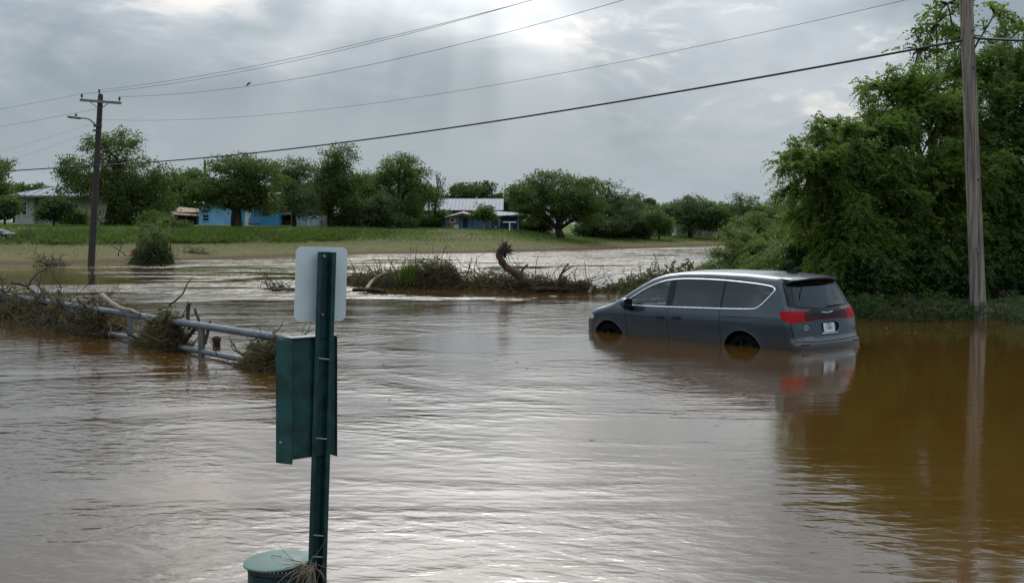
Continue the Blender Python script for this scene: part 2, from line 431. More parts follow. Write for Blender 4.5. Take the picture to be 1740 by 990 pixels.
def crown_leaves(lobes, n, L, ratio, clump, per, rs, droop=.25, hollow=.5):
    """leaf clumps through the volume of ellipsoid lobes, denser towards the surface"""
    lobes = sublobes(lobes, rs, 9, .46)
    vol = np.array([(a[3] * a[4] * a[5]) ** (2 / 3) * (a[6] if len(a) > 6 else 1) for a in lobes]); vol /= vol.sum()
    out = []; tips = []
    for a, f in zip(lobes, vol):
        k = max(3, int(n * f / per))
        u = unit(rs.normal(size=(k, 3))); rr = hollow + (1.06 - hollow) * rs.random(k) ** .7
        cc = np.array(a[:3]) + u * rr[:, None] * np.array(a[3:6])
        tips.append(cc)
        m = rs.poisson(per, k) + 3
        idx = np.repeat(np.arange(k), m)
        csz = clump * rs.uniform(.55, 1.35, k)
        p = cc[idx] + np.clip(rs.normal(size=(len(idx), 3)), -1.7, 1.7) * csz[idx][:, None] * np.array([1, 1, .62])
        d = u[idx] * .8 + rs.normal(size=p.shape) * .8 + np.array([0, 0, -droop])
        ll = L * rs.uniform(.6, 1.35, len(p))
        out.append(leaf_quads(p, d, ll, ll * ratio, rs))
    return np.concatenate(out), np.concatenate(tips)
def tree(name, label, base, lobes, trunk, leaf='leaf_a', n=6000, L=.17, ratio=.55, clump=.26, per=16, seed=1, group=None, cat='tree', hollow=.5, forks=None, bark='bark', twigs=40, fork_h=.35):
    """base: world point; lobes: (x,y,z,rx,ry,rz[,density]) in world metres; trunk: radius"""
    rs = np.random.default_rng(seed); rr = random.Random(seed)
    base = Vector(base)
    e = empty(name, base, 0, label, cat, group)
    loc = [(a[0] - base.x, a[1] - base.y, a[2] - base.z, *a[3:]) for a in lobes]
    V, tips = crown_leaves(loc, int(n * 1.9), L, ratio, clump, per, rs, hollow=hollow)
    np_mesh('crown', V, 4, M[leaf], e)
    mb = MB()
    top = max(a[2] for a in loc); cx = np.mean([a[0] for a in loc]); cy = np.mean([a[1] for a in loc])
    zf = max(.25, fork_h * top)
    f0 = Vector((cx * .25, cy * .25, zf))
    if forks is None: limb(mb, (0, 0, -.25), f0, trunk * 1.35, trunk * .9, n=4, r=rr)
    for i, a in enumerate(loc):
        st = f0 if forks is None else Vector((forks * rr.uniform(-1, 1), forks * rr.uniform(-1, 1), -.2))
        pts = limb(mb, st, (a[0], a[1], a[2] - a[5] * .15), trunk * (.62 if forks is None else .8), trunk * .18, .06, 6, rr)
        near = tips[np.argsort(((tips - np.array(a[:3])) ** 2).sum(1))[:400]]
        for q in near[rs.permutation(len(near))[:max(2, twigs // len(loc))]]:
            limb(mb, pts[rr.randint(3, 6)], q, trunk * .16, trunk * .04, 0, 3, rr)
    mb.build('trunk', M[bark], e, smooth=True)
    return e
def gz(x, y): return float(ground_z(x, y))
def ptree(name, label, bpx, Y, lobes, trunk=.18, zb=None, **kw):
    """far tree laid out from where it stands: lobes as (px,py,rpx,rpy[,density]) on the plane Y"""
    x = (bpx - XC) * Y / F
    b = Vector((x, Y, gz(x, Y) if zb is None else zb)); s = Y / F; L = []
    rr = random.Random(kw.get('seed', 1))
    for q in lobes:
        c = W(q[0], q[1], Y); dep = (q[2] + q[3]) * .5 * s
        L.append((c.x, c.y + rr.uniform(-.5, .5) * dep, c.z, q[2] * s * 1.17, dep * 1.15, q[3] * s * 1.15) + ((q[4],) if len(q) > 4 else ()))
    return tree(name, label, b, L, trunk, **kw)
FB = 'trees along the far bank'
ptree('shade_tree', 'leafy tree cut by the left edge beside the pale house', -25, 84, [(-30, 320, 50, 50), (-5, 300, 30, 32), (5, 335, 22, 25), (-60, 300, 50, 55)], .22, leaf='leaf_a', n=5000, seed=11, group=FB)
ptree('small_tree', 'small dark round tree at the left edge below the pale house', 8, 76, [(2, 360, 22, 16), (12, 350, 14, 12)], .07, leaf='leaf_b', n=2200, L=.2, seed=12, group=FB)
ptree('small_tree', 'small round tree in front of the pale house wall', 92, 76, [(90, 352, 25, 15), (80, 362, 16, 10), (104, 350, 14, 12)], .07, leaf='leaf_b', n=2600, L=.2, seed=13, group=FB)
ptree('shade_tree', 'large spreading tree behind the left utility pole', 190, 80, [(205, 262, 48, 34), (150, 290, 50, 36), (130, 305, 34, 26), (225, 310, 60, 46), (185, 330, 62, 36), (255, 340, 42, 40), (200, 365, 58, 24, .7), (245, 372, 44, 18, .7)], .34, leaf='leaf_a', n=15000, L=.165, seed=14, group=FB, twigs=120)
ptree('shade_tree', 'dark tree behind the rusty roofed shack', 315, 112, [(312, 318, 30, 32), (330, 330, 26, 38), (298, 335, 22, 34)], .2, leaf='leaf_b', n=5000, L=.24, seed=15, group=FB)
ptree('shade_tree', 'broad tree with thick trunk in front of the blue house', 403, 83, [(400, 298, 58, 28), (360, 320, 42, 26), (435, 310, 40, 34), (400, 335, 68, 22), (350, 340, 28, 18, .8), (445, 342, 30, 16, .6)], .40, leaf='leaf_a', n=12000, L=.165, seed=16, group=FB, twigs=110)
ptree('shade_tree', 'thin open tree right of the blue house tree', 500, 90, [(480, 285, 28, 18, .6), (505, 290, 24, 22, .6), (490, 315, 34, 24, .8), (510, 340, 34, 24), (480, 345, 26, 16, .8)], .16, leaf='leaf_c', n=6000, L=.165, seed=17, group=FB, clump=.22)
ptree('shade_tree', 'tall tree with straight trunk above the grey shed', 563, 93, [(575, 268, 34, 20, .8), (560, 292, 36, 24), (590, 300, 34, 28), (550, 325, 32, 28), (585, 340, 40, 30), (545, 352, 24, 16, .8)], .24, leaf='leaf_a', n=10000, L=.165, seed=18, group=FB, twigs=90)
ptree('shade_tree', 'rounded tree left of the tin roofed blue house', 675, 97, [(678, 285, 40, 26), (700, 305, 38, 32), (650, 300, 26, 26), (710, 340, 32, 32), (665, 335, 40, 30), (690, 362, 46, 20)], .28, leaf='leaf_d', n=11000, L=.165, seed=19, group=FB, twigs=90)
ptree('shade_tree', 'low grey green bushy tree between two tall trees', 628, 94, [(612, 355, 34, 22), (645, 352, 26, 22), (628, 372, 44, 15), (660, 372, 24, 14)], .12, leaf='leaf_c', n=7000, L=.2, seed=20, group=FB)
ptree('shade_tree', 'hazy background tree behind the tin roof', 795, 135, [(800, 328, 36, 20), (770, 334, 22, 14), (815, 335, 20, 18), (845, 345, 22, 14)], .2, leaf='leaf_b', n=5000, L=.26, seed=21, group=FB)
ptree('shade_tree', 'broad vase shaped tree with forked dark trunk at the waterside', 952, 99, [(950, 322, 62, 26), (905, 335, 38, 26), (985, 335, 44, 30), (940, 352, 66, 20), (890, 358, 26, 22, .8), (1000, 362, 38, 20, .8), (880, 330, 16, 20, .7)], .34, leaf='leaf_a', n=13000, L=.18, seed=22, group=FB, twigs=110, fork_h=.16)
ptree('shade_tree', 'airy tree with bare twigs right of the forked tree', 1035, 106, [(1035, 318, 26, 15, .35), (1020, 345, 36, 26), (1055, 350, 36, 24), (1040, 375, 44, 22)], .2, leaf='leaf_c', n=6500, L=.18, seed=23, group=FB, clump=.22, twigs=120)
ptree('shrub', 'dark shrub clump under the whitish roof', 1085, 108, [(1075, 385, 30, 20), (1100, 382, 26, 22), (1060, 392, 22, 15)], .1, leaf='leaf_b', n=5000, L=.18, seed=24, group=FB, cat='shrub')
ptree('shrub', 'bright green shrub beside the dark shrub clump', 1120, 109, [(1116, 378, 20, 14), (1128, 388, 16, 14)], .08, leaf='leaf_d', n=2600, L=.165, seed=25, group=FB, cat='shrub')
ptree('shade_tree', 'wide grey green tree standing over the pale fence', 1172, 117, [(1168, 352, 36, 18), (1145, 368, 28, 20), (1192, 366, 32, 22), (1170, 380, 44, 16)], .22, leaf='leaf_c', n=7500, L=.21, seed=26, group=FB, twigs=70)
ptree('shade_tree', 'small dense tree left of the far twin poles', 1222, 116, [(1220, 356, 16, 16), (1230, 372, 22, 20)], .14, leaf='leaf_d', n=3000, L=.21, seed=27, group=FB)
ptree('shade_tree', 'far tree with loose crown below the distant crossarm pole', 1275, 118, [(1268, 356, 30, 20, .8), (1300, 368, 36, 24), (1250, 378, 34, 22), (1290, 392, 44, 20)], .2, leaf='leaf_c', n=7500, L=.21, seed=28, group=FB)
ptree('shade_tree', 'far tree half hidden by the big riverside tree', 1345, 124, [(1340, 350, 26, 24), (1365, 365, 30, 30), (1330, 382, 34, 22)], .2, leaf='leaf_a', n=5000, L=.24, seed=29, group=FB)
ptree('shade_tree', 'distant dark crown above the whitish roof', 1098, 165, [(1102, 350, 12, 9), (1090, 354, 9, 6)], .2, leaf='leaf_b', n=1500, L=.4, seed=30, group=FB)
ptree('shade_tree', 'far low tree between the whitish roof and the airy tree', 1068, 150, [(1062, 356, 22, 18), (1085, 368, 20, 14)], .2, leaf='leaf_a', n=3000, L=.28, seed=31, group=FB)
ptree('shade_tree', 'distant tree line tree behind the pale house roof', 52, 118, [(50, 330, 34, 16), (80, 326, 30, 12), (20, 334, 28, 14)], .2, leaf='leaf_a', n=4000, L=.26, seed=32, group=FB)
ptree('sapling', 'yellow green sapling with white trunk before the shack', 821, 96, [(822, 360, 16, 8), (812, 366, 12, 6), (832, 367, 11, 6)], .09, leaf='leaf_d', n=900, L=.2, seed=33, bark='bark_pale', twigs=12)
ptree('shrub', 'small round shrub on the slope below the grey trees', 698, 95, [(698, 383, 9, 10)], .04, leaf='leaf_d', n=900, L=.16, seed=34, cat='shrub')
ptree('shrub', 'leafy bush at the foot of the large spreading tree', 285, 76, [(285, 385, 28, 13), (262, 378, 20, 14), (310, 392, 20, 8)], .06, leaf='leaf_d', n=4500, L=.18, seed=35, cat='shrub')
for i, (bx, lab) in enumerate([(1352, 'far background tree filling the gap above the willows'), (470, 'dark background tree behind the blue house roof'), (600, 'dark background tree behind the tall trees'), (860, 'background tree behind the porch awning'), (1010, 'background tree behind the forked waterside tree'), (1180, 'background tree on the skyline right of the bare tree')]):
    top = [372, 316, 316, 348, 346, 350][i]; ww = [40, 80, 110, 44, 70, 70][i]
    ptree('shade_tree', lab, bx, 140, [(bx - ww * .5, top + 14, ww * .55, 15), (bx + ww * .45, top + 12, ww * .6, 17), (bx, top + 22, ww, 17)], .2, leaf=['leaf_b', 'leaf_a'][i % 2], n=4500, L=.28, seed=50 + i, group=FB)
more = [(25, 322, 60, 'leaf_b', 'dark background tree peeping over the pale house roof'), (262, 300, 60, 'leaf_a', 'background tree between the large tree and the rusty shack'), (372, 312, 70, 'leaf_b', 'background tree behind the plain distant pole'), (440, 308, 60, 'leaf_a', 'background crown right of the thick trunked tree'), (530, 306, 60, 'leaf_b', 'background tree filling the gap left of the tall tree'), (625, 300, 64, 'leaf_a', 'background tree between the tall and the rounded tree'), (715, 322, 50, 'leaf_b', 'background tree behind the leafless tree'), (855, 336, 50, 'leaf_a', 'background tree rising behind the awning porch'), (1060, 345, 60, 'leaf_b', 'background tree closing the gap by the airy tree'), (1140, 346, 60, 'leaf_c', 'background tree left of the fence tree'), (1240, 348, 56, 'leaf_b', 'background tree at the small dense tree'), (1310, 352, 60, 'leaf_a', 'background tree under the distant crossarm')]
for i, (bx, top, ww, lf, lab) in enumerate(more):
    ptree('shade_tree', lab, bx, 128 + 3 * (i % 4), [(bx - ww * .35, top + 20, ww * .42, 18), (bx + ww * .3, top + 16, ww * .45, 19), (bx, top + 34, ww * .6, 22), (bx - ww * .1, top + 10, ww * .28, 10, .7)], .2, leaf=lf, n=4200, L=.25, seed=140 + i, group=FB)
low = [(118, 84, 'leaf_d', 'low bush by the corner of the pale house'), (235, 82, 'leaf_b', 'dark bush under the right side of the large tree'), (590, 94, 'leaf_b', 'dark bush at the foot of the tall trees'), (735, 98, 'leaf_a', 'bush at the left end of the tin roof house'), (905, 102, 'leaf_b', 'bush left of the forked trunk'), (1005, 106, 'leaf_b', 'dark bush right of the forked trunk'), (1048, 108, 'leaf_a', 'bush below the airy tree')]
for i, (bx, yy_, lf, lab) in enumerate(low):
    pb = YH + (H - gz((bx - XC) * yy_ / F, yy_)) * F / yy_
    ptree('shrub', lab, bx, yy_, [(bx - 10, pb - 12, 16, 11), (bx + 11, pb - 14, 17, 13), (bx, pb - 7, 24, 8)], .05, leaf=lf, n=2600, L=.18, seed=170 + i, cat='shrub', group='bushes along the far bank')
# bare trees
def bare_tree(label, bpx, bpy_, Y, hpx, seed, spread=.5):
    rr = random.Random(seed); x = (bpx - XC) * Y / F; z0 = gz(x, Y)
    zt = H - (bpy_ - YH) * Y / F - z0
    e = empty('bare_tree', (x, Y, z0), 0, label, 'tree'); mb = MB()
    pts = limb(mb, (0, 0, -.2), (0, 0, zt * .55), .16, .09, n=5, r=rr)
    def grow(p, dr, L, r, dep):
        q = p + dr * L; limb(mb, p, q, r, r * .55, 0, 3, rr)
        if dep:
            for k in range(3):
                nd = (dr + Vector((rr.uniform(-1, 1), rr.uniform(-1, 1), rr.uniform(-.2, .6))) * spread * 1.3).normalized()
                grow(p.lerp(q, rr.uniform(.5, 1)), nd, L * rr.uniform(.55, .8), r * .6, dep - 1)
    for k in range(4):
        grow(pts[-1 - k % 2], Vector((rr.uniform(-1, 1) * spread, rr.uniform(-1, 1) * spread, 1)).normalized(), zt * .2, .06, 3)
    mb.build('trunk', M['bark'], e, smooth=True)
bare_tree('leafless grey tree poking up left of the tin roof', 742, 290, 98, 60, 3, .5)
bare_tree('leafless tree on the skyline left of the fence tree', 1118, 338, 150, 40, 4, .7)

# ------------------------------------------------------------------ the big riverside trees at the right: leaves along twigs
def sprays(lobes, n, L, rs, leaf_l, leaf_w, per=18, droop=.5, hollow=.62, boughs=14):
    """twigs of paired leaves set along boughs that reach out of each lobe"""
    vol = np.array([(a[3] * a[4] * a[5]) ** (2 / 3) * (a[6] if len(a) > 6 else 1) for a in lobes]); vol /= vol.sum()
    out = []; tw = []; bo = []
    for a, f in zip(lobes, vol):
        k = max(4, int(n * f)); R3 = np.array(a[3:6]); cen = np.array(a[:3])
        if boughs:
            nb = boughs; ub = unit(rs.normal(size=(nb, 3)) + np.array([0, -.25, .12])); reach = rs.uniform(.75, 1.28, nb)
            bi = rs.integers(0, nb, k); t = rs.random(k) ** .75
            ax = ub[bi]; rad = .30 * (1 - .62 * t) * R3.mean()
            st = cen + ax * R3 * (.25 + t * (reach[bi] - .25))[:, None] + np.array([0, 0, -1.0]) * (.16 * t ** 2 * R3.mean())[:, None]
            st = st + np.clip(rs.normal(size=(k, 3)), -1.6, 1.6) * rad[:, None] * np.array([.8, .8, .5])
            dr = unit(ax * 1.0 + rs.normal(size=(k, 3)) * .55 + np.array([0, 0, -.05]))
            bo += [(cen + ub[i] * R3 * .1, cen + ub[i] * R3 * reach[i] * .95 - np.array([0, 0, .14 * R3.mean()])) for i in range(nb)]
        else:
            u = unit(rs.normal(size=(k, 3))); rr = hollow + (1.0 - hollow) * rs.random(k) ** .6
            st = cen + u * rr[:, None] * R3; dr = unit(u + rs.normal(size=(k, 3)) * .45 + np.array([0, 0, .10]))
        ll = L * rs.uniform(.5, 1.35, k)
        t = (np.arange(per) + .5) / per
        side = unit(np.cross(dr, np.array([0, 0, 1.0]) + rs.normal(size=(k, 3)) * .35))
        P = st[:, None] + dr[:, None] * (t[None, :, None] * ll[:, None, None]) + np.array([0, 0, -1.0]) * (droop * (t ** 2)[None, :, None] * ll[:, None, None])
        sg = np.where(np.arange(per) % 2 == 0, 1, -1)[None, :, None]
        ld = unit(side[:, None] * sg * .9 + dr[:, None] * .55 + rs.normal(size=P.shape) * .35 + np.array([0, 0, -.25]))
        lz = leaf_l * rs.uniform(.6, 1.3, P.shape[:2]) * (1.1 - .45 * t)[None]
        c = P + ld * lz[..., None] * .5
        out.append(leaf_quads(c.reshape(-1, 3), ld.reshape(-1, 3), lz.ravel(), lz.ravel() * leaf_w, rs))
        tw += [(st[i], st[i] + dr[i] * ll[i] * .6 - np.array([0, 0, droop * .3 * ll[i]])) for i in range(0, k, 3)]
    return np.concatenate(out), tw, bo
def big_tree(name, label, bx, by, lobes, n, L, trunk, leaf='leaf_near', seed=1, leaf_l=.11, leaf_w=.5, per=18, cat='tree', droop=.5, hollow=.62, stems=1, group=None, boughs=15):
    rs = np.random.default_rng(seed); rr = random.Random(seed)
    b = Vector((bx, by, gz(bx, by) - .05)); e = empty(name, b, 0, label, cat, group)
    loc = []
    for q in lobes:
        c = W(q[0], q[1], q[2]) - b; s = q[2] / F
        loc.append((c.x, c.y, c.z, q[3] * s, q[3] * s * 1.0, (q[4] if len(q) > 4 and q[4] else q[3]) * s, q[5] if len(q) > 5 else 1))
    Vq, tw, bo = sprays(loc, n, L, rs, leaf_l, leaf_w, per, droop, hollow, boughs if stems == 1 else (7 if n > 400 else 0))
    np_mesh('crown', Vq, 4, M[leaf], e)
    top = max(a[2] for a in loc)
    for s in range(stems):
        mb = MB()
        f0 = Vector((rr.uniform(-.3, .3) * stems, rr.uniform(-.3, .3), top * .3))
        limb(mb, (rr.uniform(-.15, .15) * stems, 0, -.4), f0, trunk * 1.2, trunk * .8, 0, 4, rr)
        for i, a in enumerate(loc):
            if i % stems != s: continue
            pts = limb(mb, f0, a[:3], trunk * .55, trunk * .15, .05, 6, rr)
        if s < stems - 1: mb.build('stem', M['bark'], e, smooth=True)
    for a, q in bo: mb.tube([a, (np.array(a) + np.array(q)) / 2 + np.array([0, 0, .06]), q], [.035, .024, .008], n=5, cap=False)
    mb.build('trunk' if stems == 1 else 'stem', M['bark'], e, smooth=True)
    mb = MB()
    for a, q in tw[::2]: mb.tube([a, q], [.010, .004], n=3, cap=False)
    tag(mb.build('twigs', M['bark'], e, smooth=True), kind='stuff')
    return e
big_tree('riverside_tree', 'leafy tree leaning out over the water behind the van', 9.3, 27.2, [(1385, 292, 26.6, 52), (1345, 278, 26.3, 26, 20), (1425, 262, 27, 58), (1400, 345, 26.8, 62), (1452, 325, 27, 85), (1440, 410, 26.6, 74), (1480, 235, 27.6, 64), (1415, 215, 28, 26, 18, .8), (1468, 480, 26.4, 58), (1400, 430, 27.4, 48)], 7000, .42, .16, seed=61, per=18, leaf_l=.085)
big_tree('riverside_tree', 'tall dense tree left of the grey utility pole', 10.6, 28.6, [(1530, 190, 28.2, 78), (1500, 150, 28.5, 42, 34), (1590, 215, 28, 88), (1560, 320, 27.2, 98), (1600, 400, 27, 85), (1530, 430, 26.8, 80), (1590, 150, 29, 44), (1650, 150, 29, 60), (1625, 300, 27.4, 80), (1545, 372, 28.8, 80), (1600, 345, 29.2, 90), (1480, 390, 28.6, 70)], 8600, .42, .2, seed=62, per=18, leaf_l=.085, leaf='leaf_near')
big_tree('riverside_tree', 'massive dark tree right of the grey utility pole', 13.2, 29.5, [(1700, 130, 29, 82), (1720, 230, 28, 105), (1690, 340, 27.4, 95), (1780, 320, 28, 120), (1800, 180, 29, 120), (1730, 430, 27, 90), (1850, 420, 28, 120), (1680, 450, 26.8, 70), (1900, 260, 29, 130), (1690, 255, 28.4, 75), (1745, 165, 29.3, 95), (1665, 370, 27.6, 62), (1735, 340, 27.6, 80)], 10500, .44, .22, seed=63, per=18, leaf_l=.085, leaf='leaf_deep')
big_tree('riverside_tree', 'sparse tree with open twigs rising behind the pole top', 11.9, 31.5, [(1590, 40, 31, 46, 28, .9), (1560, 85, 31, 34, 22, .9), (1640, 60, 31, 50, 34, .9), (1610, 5, 31, 40, 18, .8), (1690, 25, 31, 36, 26, .8), (1650, 120, 31, 70, 40, 1.2), (1735, 50, 31, 30, 24)], 460, .5, .12, seed=64, leaf_l=.12, leaf_w=.6, per=12, hollow=.25, boughs=7)
# vines and undergrowth on the bank
und = [('tangle of dark vines at the water edge right of the van', 9.1, 25.7, [(1478, 505, 25.6, 44, 32), (1445, 490, 26.2, 50, 46), (1510, 470, 26, 50, 58)], 71),
       ('shaded undergrowth between the van and the grey pole', 10.2, 25.9, [(1540, 500, 25.8, 50, 38), (1580, 485, 26.2, 60, 50), (1610, 455, 26.6, 56, 56)], 72),
       ('leafy undergrowth right of the grey pole', 11.9, 26.2, [(1700, 490, 26, 52, 46), (1745, 480, 26.4, 60, 60), (1720, 440, 26.8, 60, 56)], 73),
       ('undergrowth running out of frame at the right', 14.0, 26.6, [(1820, 490, 26.2, 64, 56), (1890, 480, 26.4, 66, 66)], 74),
       ('bushy growth behind the van roof under the leaning tree', 8.8, 27.6, [(1395, 470, 27.4, 56, 42), (1350, 450, 28, 50, 38), (1430, 455, 27, 50, 54)], 75)]
for lab, x, y, lb, sd in und:
    big_tree('undergrowth', lab, x, y, lb, 900, .5, .05, leaf='leaf_under', seed=sd, leaf_l=.10, leaf_w=.6, per=16, cat='bush', stems=3, group='undergrowth on the right bank')
for i, (px, py, ww, lab) in enumerate([(1470, 524, 30, 'low weeds at the water edge beside the tail light'), (1535, 530, 40, 'pale weeds trailing into the water left of the pole'), (1605, 527, 38, 'straw and weeds gathered just left of the pole foot'), (1700, 528, 44, 'pale leafy weeds right of the pole foot'), (1760, 532, 40, 'weeds at the right edge of the water')]):
    g = G(px, py + 14); big_tree('weeds', lab, g.x, g.y + .15, [(px, py - 4, g.y + .1, ww, 13), (px + 14, py + 4, g.y, ww * .7, 9)], 150, .38, .015, leaf=['leaf_under', 'leaf_muddy', 'leaf_under', 'leaf_c', 'leaf_c'][i], seed=80 + i, leaf_l=.10, leaf_w=.3, per=12, cat='weeds', stems=3, group='weeds at the foot of the right bank')
# feathery willows leaning over the stream
wl = [('feathery willow drooping over the stream left of the van roof', 8.9, 38, [(1245, 445, 38, 48, 26), (1215, 455, 37.5, 30, 16), (1285, 430, 38, 46, 34), (1255, 410, 39, 38, 18)], 91, 800),
      ('taller yellow green willow behind the leaning tree', 10.0, 42, [(1290, 385, 42, 50, 24), (1320, 370, 42, 46, 26), (1330, 420, 41, 56, 38), (1275, 408, 42, 40, 22), (1370, 400, 42, 50, 46)], 92, 1100),
      ('willow scrub close behind the van roof', 8.9, 33, [(1330, 445, 33, 50, 26), (1375, 440, 32, 44, 34), (1300, 455, 33, 34, 16)], 93, 700)]
for lab, x, y, lb, sd, n in wl:
    big_tree('willow', lab, x, y, lb, n, .8, .05, leaf='leaf_willow', seed=sd, leaf_l=.15, leaf_w=.26, per=20, droop=.8, hollow=.35, stems=3, group='willows on the right bank')
# ------------------------------------------------------------------ houses on the far bank
M['wall_pale'] = mat('wall_pale', (.40, .36, .32), .85, var=.16, vscale=1.2)
M['wall_buff'] = mat('wall_cream', (.46, .42, .37), .85, var=.12, vscale=1.2)  # cream wall paint with a colour of its own
M['roof_tin'] = mat('roof_tin', (.19, .215, .245), .7, .1, var=.22, vscale=.9, stretch=(3, .6, 1))
M['roof_white'] = mat('roof_white_tin', (.25, .265, .285), .75, .0, var=.2, vscale=.9, stretch=(3, .6, 1))
M['roof_rust'] = mat('roof_rust', (.25, .15, .10), .8, .1, var=.45, vscale=1.6)
M['blue_bright'] = mat('paint_sky_blue', (.065, .31, .52), .7, var=.18, vscale=.8)
M['blue_light'] = mat('paint_pale_blue', (.17, .40, .56), .7, var=.18, vscale=.8)
M['blue_deep'] = mat('paint_denim_blue', (.09, .20, .36), .75, var=.25, vscale=.9)
M['grey_blue'] = mat('paint_grey_blue', (.34, .41, .48), .75, var=.14, vscale=1)
M['white'] = mat('paint_white', (.66, .66, .64), .6, var=.1, vscale=2)
M['pink'] = mat('paint_peach', (.50, .36, .29), .8, var=.2, vscale=2)
M['wood_grey'] = mat('wood_grey', (.17, .145, .125), .85, var=.35, vscale=3)
M['wood_brown'] = mat('wood_brown', (.17, .10, .065), .85, var=.35, vscale=3)
M['dark'] = mat('opening_shade', (.014, .014, .016), .7)  # near-black colour stands in for shade inside doorways and open fronts
M['pane'] = mat('window_pane', (.02, .026, .032), .08)
M['tarp'] = mat('tarp_blue', (.03, .14, .24), .6, var=.2)
def hbox(e, name, x0, x1, y0, y1, z0, z1, m):
    return MB().box(((x0 + x1) / 2, (y0 + y1) / 2, (z0 + z1) / 2), (x1 - x0, y1 - y0, z1 - z0)).build(name, M[m], e)
def window(e, xc, zc, wd, ht, y=0.0, frame='white', bars=1):
    """a window on the front face (at local y): pane set in a proud frame"""
    pn = MB().box((xc, y - .02, zc), (wd, .03, ht)).build('window', M['pane'], e)
    f = MB()
    for s in (-1, 1):
        f.box((xc + s * (wd / 2 + .03), y - .03, zc), (.07, .07, ht + .14)); f.box((xc, y - .03, zc + s * (ht / 2 + .035)), (wd - .01, .066, .07))
    for k in range(bars): f.box((xc, y - .028, zc + ht * ((k + 1) / (bars + 1) - .5)), (wd - .02, .05, .045))
    f.build('window_frame', M[frame], pn)
def house(name, label, px0, px1, Y, pyb, rz=0.0, cat='house'):
    a = W(px0, pyb, Y); b = W(px1, pyb, Y)
    e = empty(name, (a.x, Y, a.z), rz, label, cat)
    return e, (b.x - a.x)
def up(Y, pyb, py): return (pyb - py) * Y / F
# pale hip-roofed house at the left
Y = 90; e, wd = house('pale_house', 'pale rendered house with bluish tin hip roof behind the left pole', 30, 235, Y, 380)
hw = up(Y, 380, 333); k = wd / 205
hbox(e, 'wall', 0, wd, 0, 7, -.6, hw, 'wall_pale')
hbox(e, 'porch_wall', 0, 32 * k, -.5, -.03, -.6, hw - .04, 'wall_buff')
ov = .45; zt_ = up(Y, 380, 311)
mb = MB(); mb.add([(-ov - .5, -ov - .7, hw), (wd + ov, -ov - .7, hw), (wd + ov, 7 + ov, hw), (-ov - .5, 7 + ov, hw), (3.0, 3.2, zt_), (wd - 2.8, 3.2, zt_)], [(0, 1, 5, 4), (1, 2, 5), (2, 3, 4, 5), (3, 0, 4), (3, 2, 1, 0)])
rf = mb.build('roof', M['roof_tin'], e)
for i in range(16):
    rb = MB()
    x = -.7 + i * (wd + 1.2) / 15
    zf = min(1, max(0, (x + .95) / 3.95), max(0, (wd + .45 - x) / 3.25))
    rb.tube([(x, -1.15, hw + .02), (x, -1.15 + 4.35 * zf, hw + .02 + (zt_ - hw) * zf)], .03, 4)
    rb.build('roof_rib', M['roof_tin'], rf)
MB().box((wd / 2 - .2, -1.16, hw - .07), (wd + .9, .05, .16)).build('fascia', M['wood_grey'], rf)
window(e, 16 * k, up(Y, 380, 354), .38, 1.0, -.5, bars=2)
window(e, 95 * k, up(Y, 380, 356), .8, .8, 0)
hbox(e, 'door', 165 * k, 165 * k + .85, -.04, .02, -.3, 1.55, 'dark')
MB().box((175 * k, -1.4, .1), (1.0, .5, .12)).build('step', M['wall_buff'], e)
# rusty shack
Y = 97; e, wd = house('tin_shack', 'low rust roofed lean-to between the large tree and blue house', 292, 338, Y, 380, cat='shack')
hbox(e, 'wall', 0.1, wd - .1, .6, 3, -.8, 1.0, 'dark')
MB().add([(-.3, -.3, .78), (wd + .2, -.3, .62), (wd + .2, 3.2, 1.15), (-.3, 3.2, 1.45), (-.3, -.3, .84), (wd + .2, -.3, .68), (wd + .2, 3.2, 1.21), (-.3, 3.2, 1.51)], [(0, 1, 2, 3), (4, 5, 6, 7), (0, 1, 5, 4), (1, 2, 6, 5), (2, 3, 7, 6), (3, 0, 4, 7)]).build('roof', M['roof_rust'], e)
for x in (.1, wd * .55, wd - .1): MB().tube([(x, -.1, -.9), (x, -.1, .7)], .05, 6).build('post', M['wood_grey'], e)
MB().box((wd * .3, -.2, -.1), (.9, .4, .5)).build('crate', M['wood_brown'], e)
# bright blue house
Y = 97; e, wd = house('blue_house', 'bright sky blue house with white door behind the thick trunked tree', 340, 470, Y, 384)
k = wd / 130; hw = up(Y, 384, 347)
hbox(e, 'wall', 0, 57 * k, -.4, 5, -.8, hw + .05, 'blue_light')
hbox(e, 'wall', 57 * k + .01, wd, 0, 5, -.8, hw, 'blue_bright')
rl = MB()
for i in range(7): rl.box((57 * k + .01 + (wd - 57 * k) / 2, -.012, .1 + i * hw / 7), (wd - 57 * k - .04, .03, .03))
rl.build('siding_lap', M['blue_bright'], e)
mb = MB(); mb.add([(-.4, -.9, hw + .06), (wd + .4, -.9, hw + .06), (wd + .4, 5.4, hw + .06), (-.4, 5.4, hw + .06), (-.4, 2.4, hw + 1.1), (wd + .4, 2.4, hw + 1.1)], [(0, 1, 5, 4), (1, 2, 5), (2, 3, 4, 5), (3, 0, 4), (3, 2, 1, 0)])
mb.build('roof', M['roof_rust'], e)
dr = hbox(e, 'door', 76 * k, 87 * k, -.05, .02, -.1, up(Y, 384, 356), 'white'); MB().box((86 * k, -.08, .85), (.06, .05, .12)).build('handle', M['steel_dark'], dr)
window(e, 112 * k, up(Y, 384, 360), .6, .55, 0, 'wood_brown')
window(e, 12 * k, up(Y, 384, 370), .5, .5, -.4, 'blue_light')
MB().tube([(96 * k, -1.2, -.6), (96 * k, -1.2, hw)], .06, 6).build('porch_post', M['blue_deep'], e)
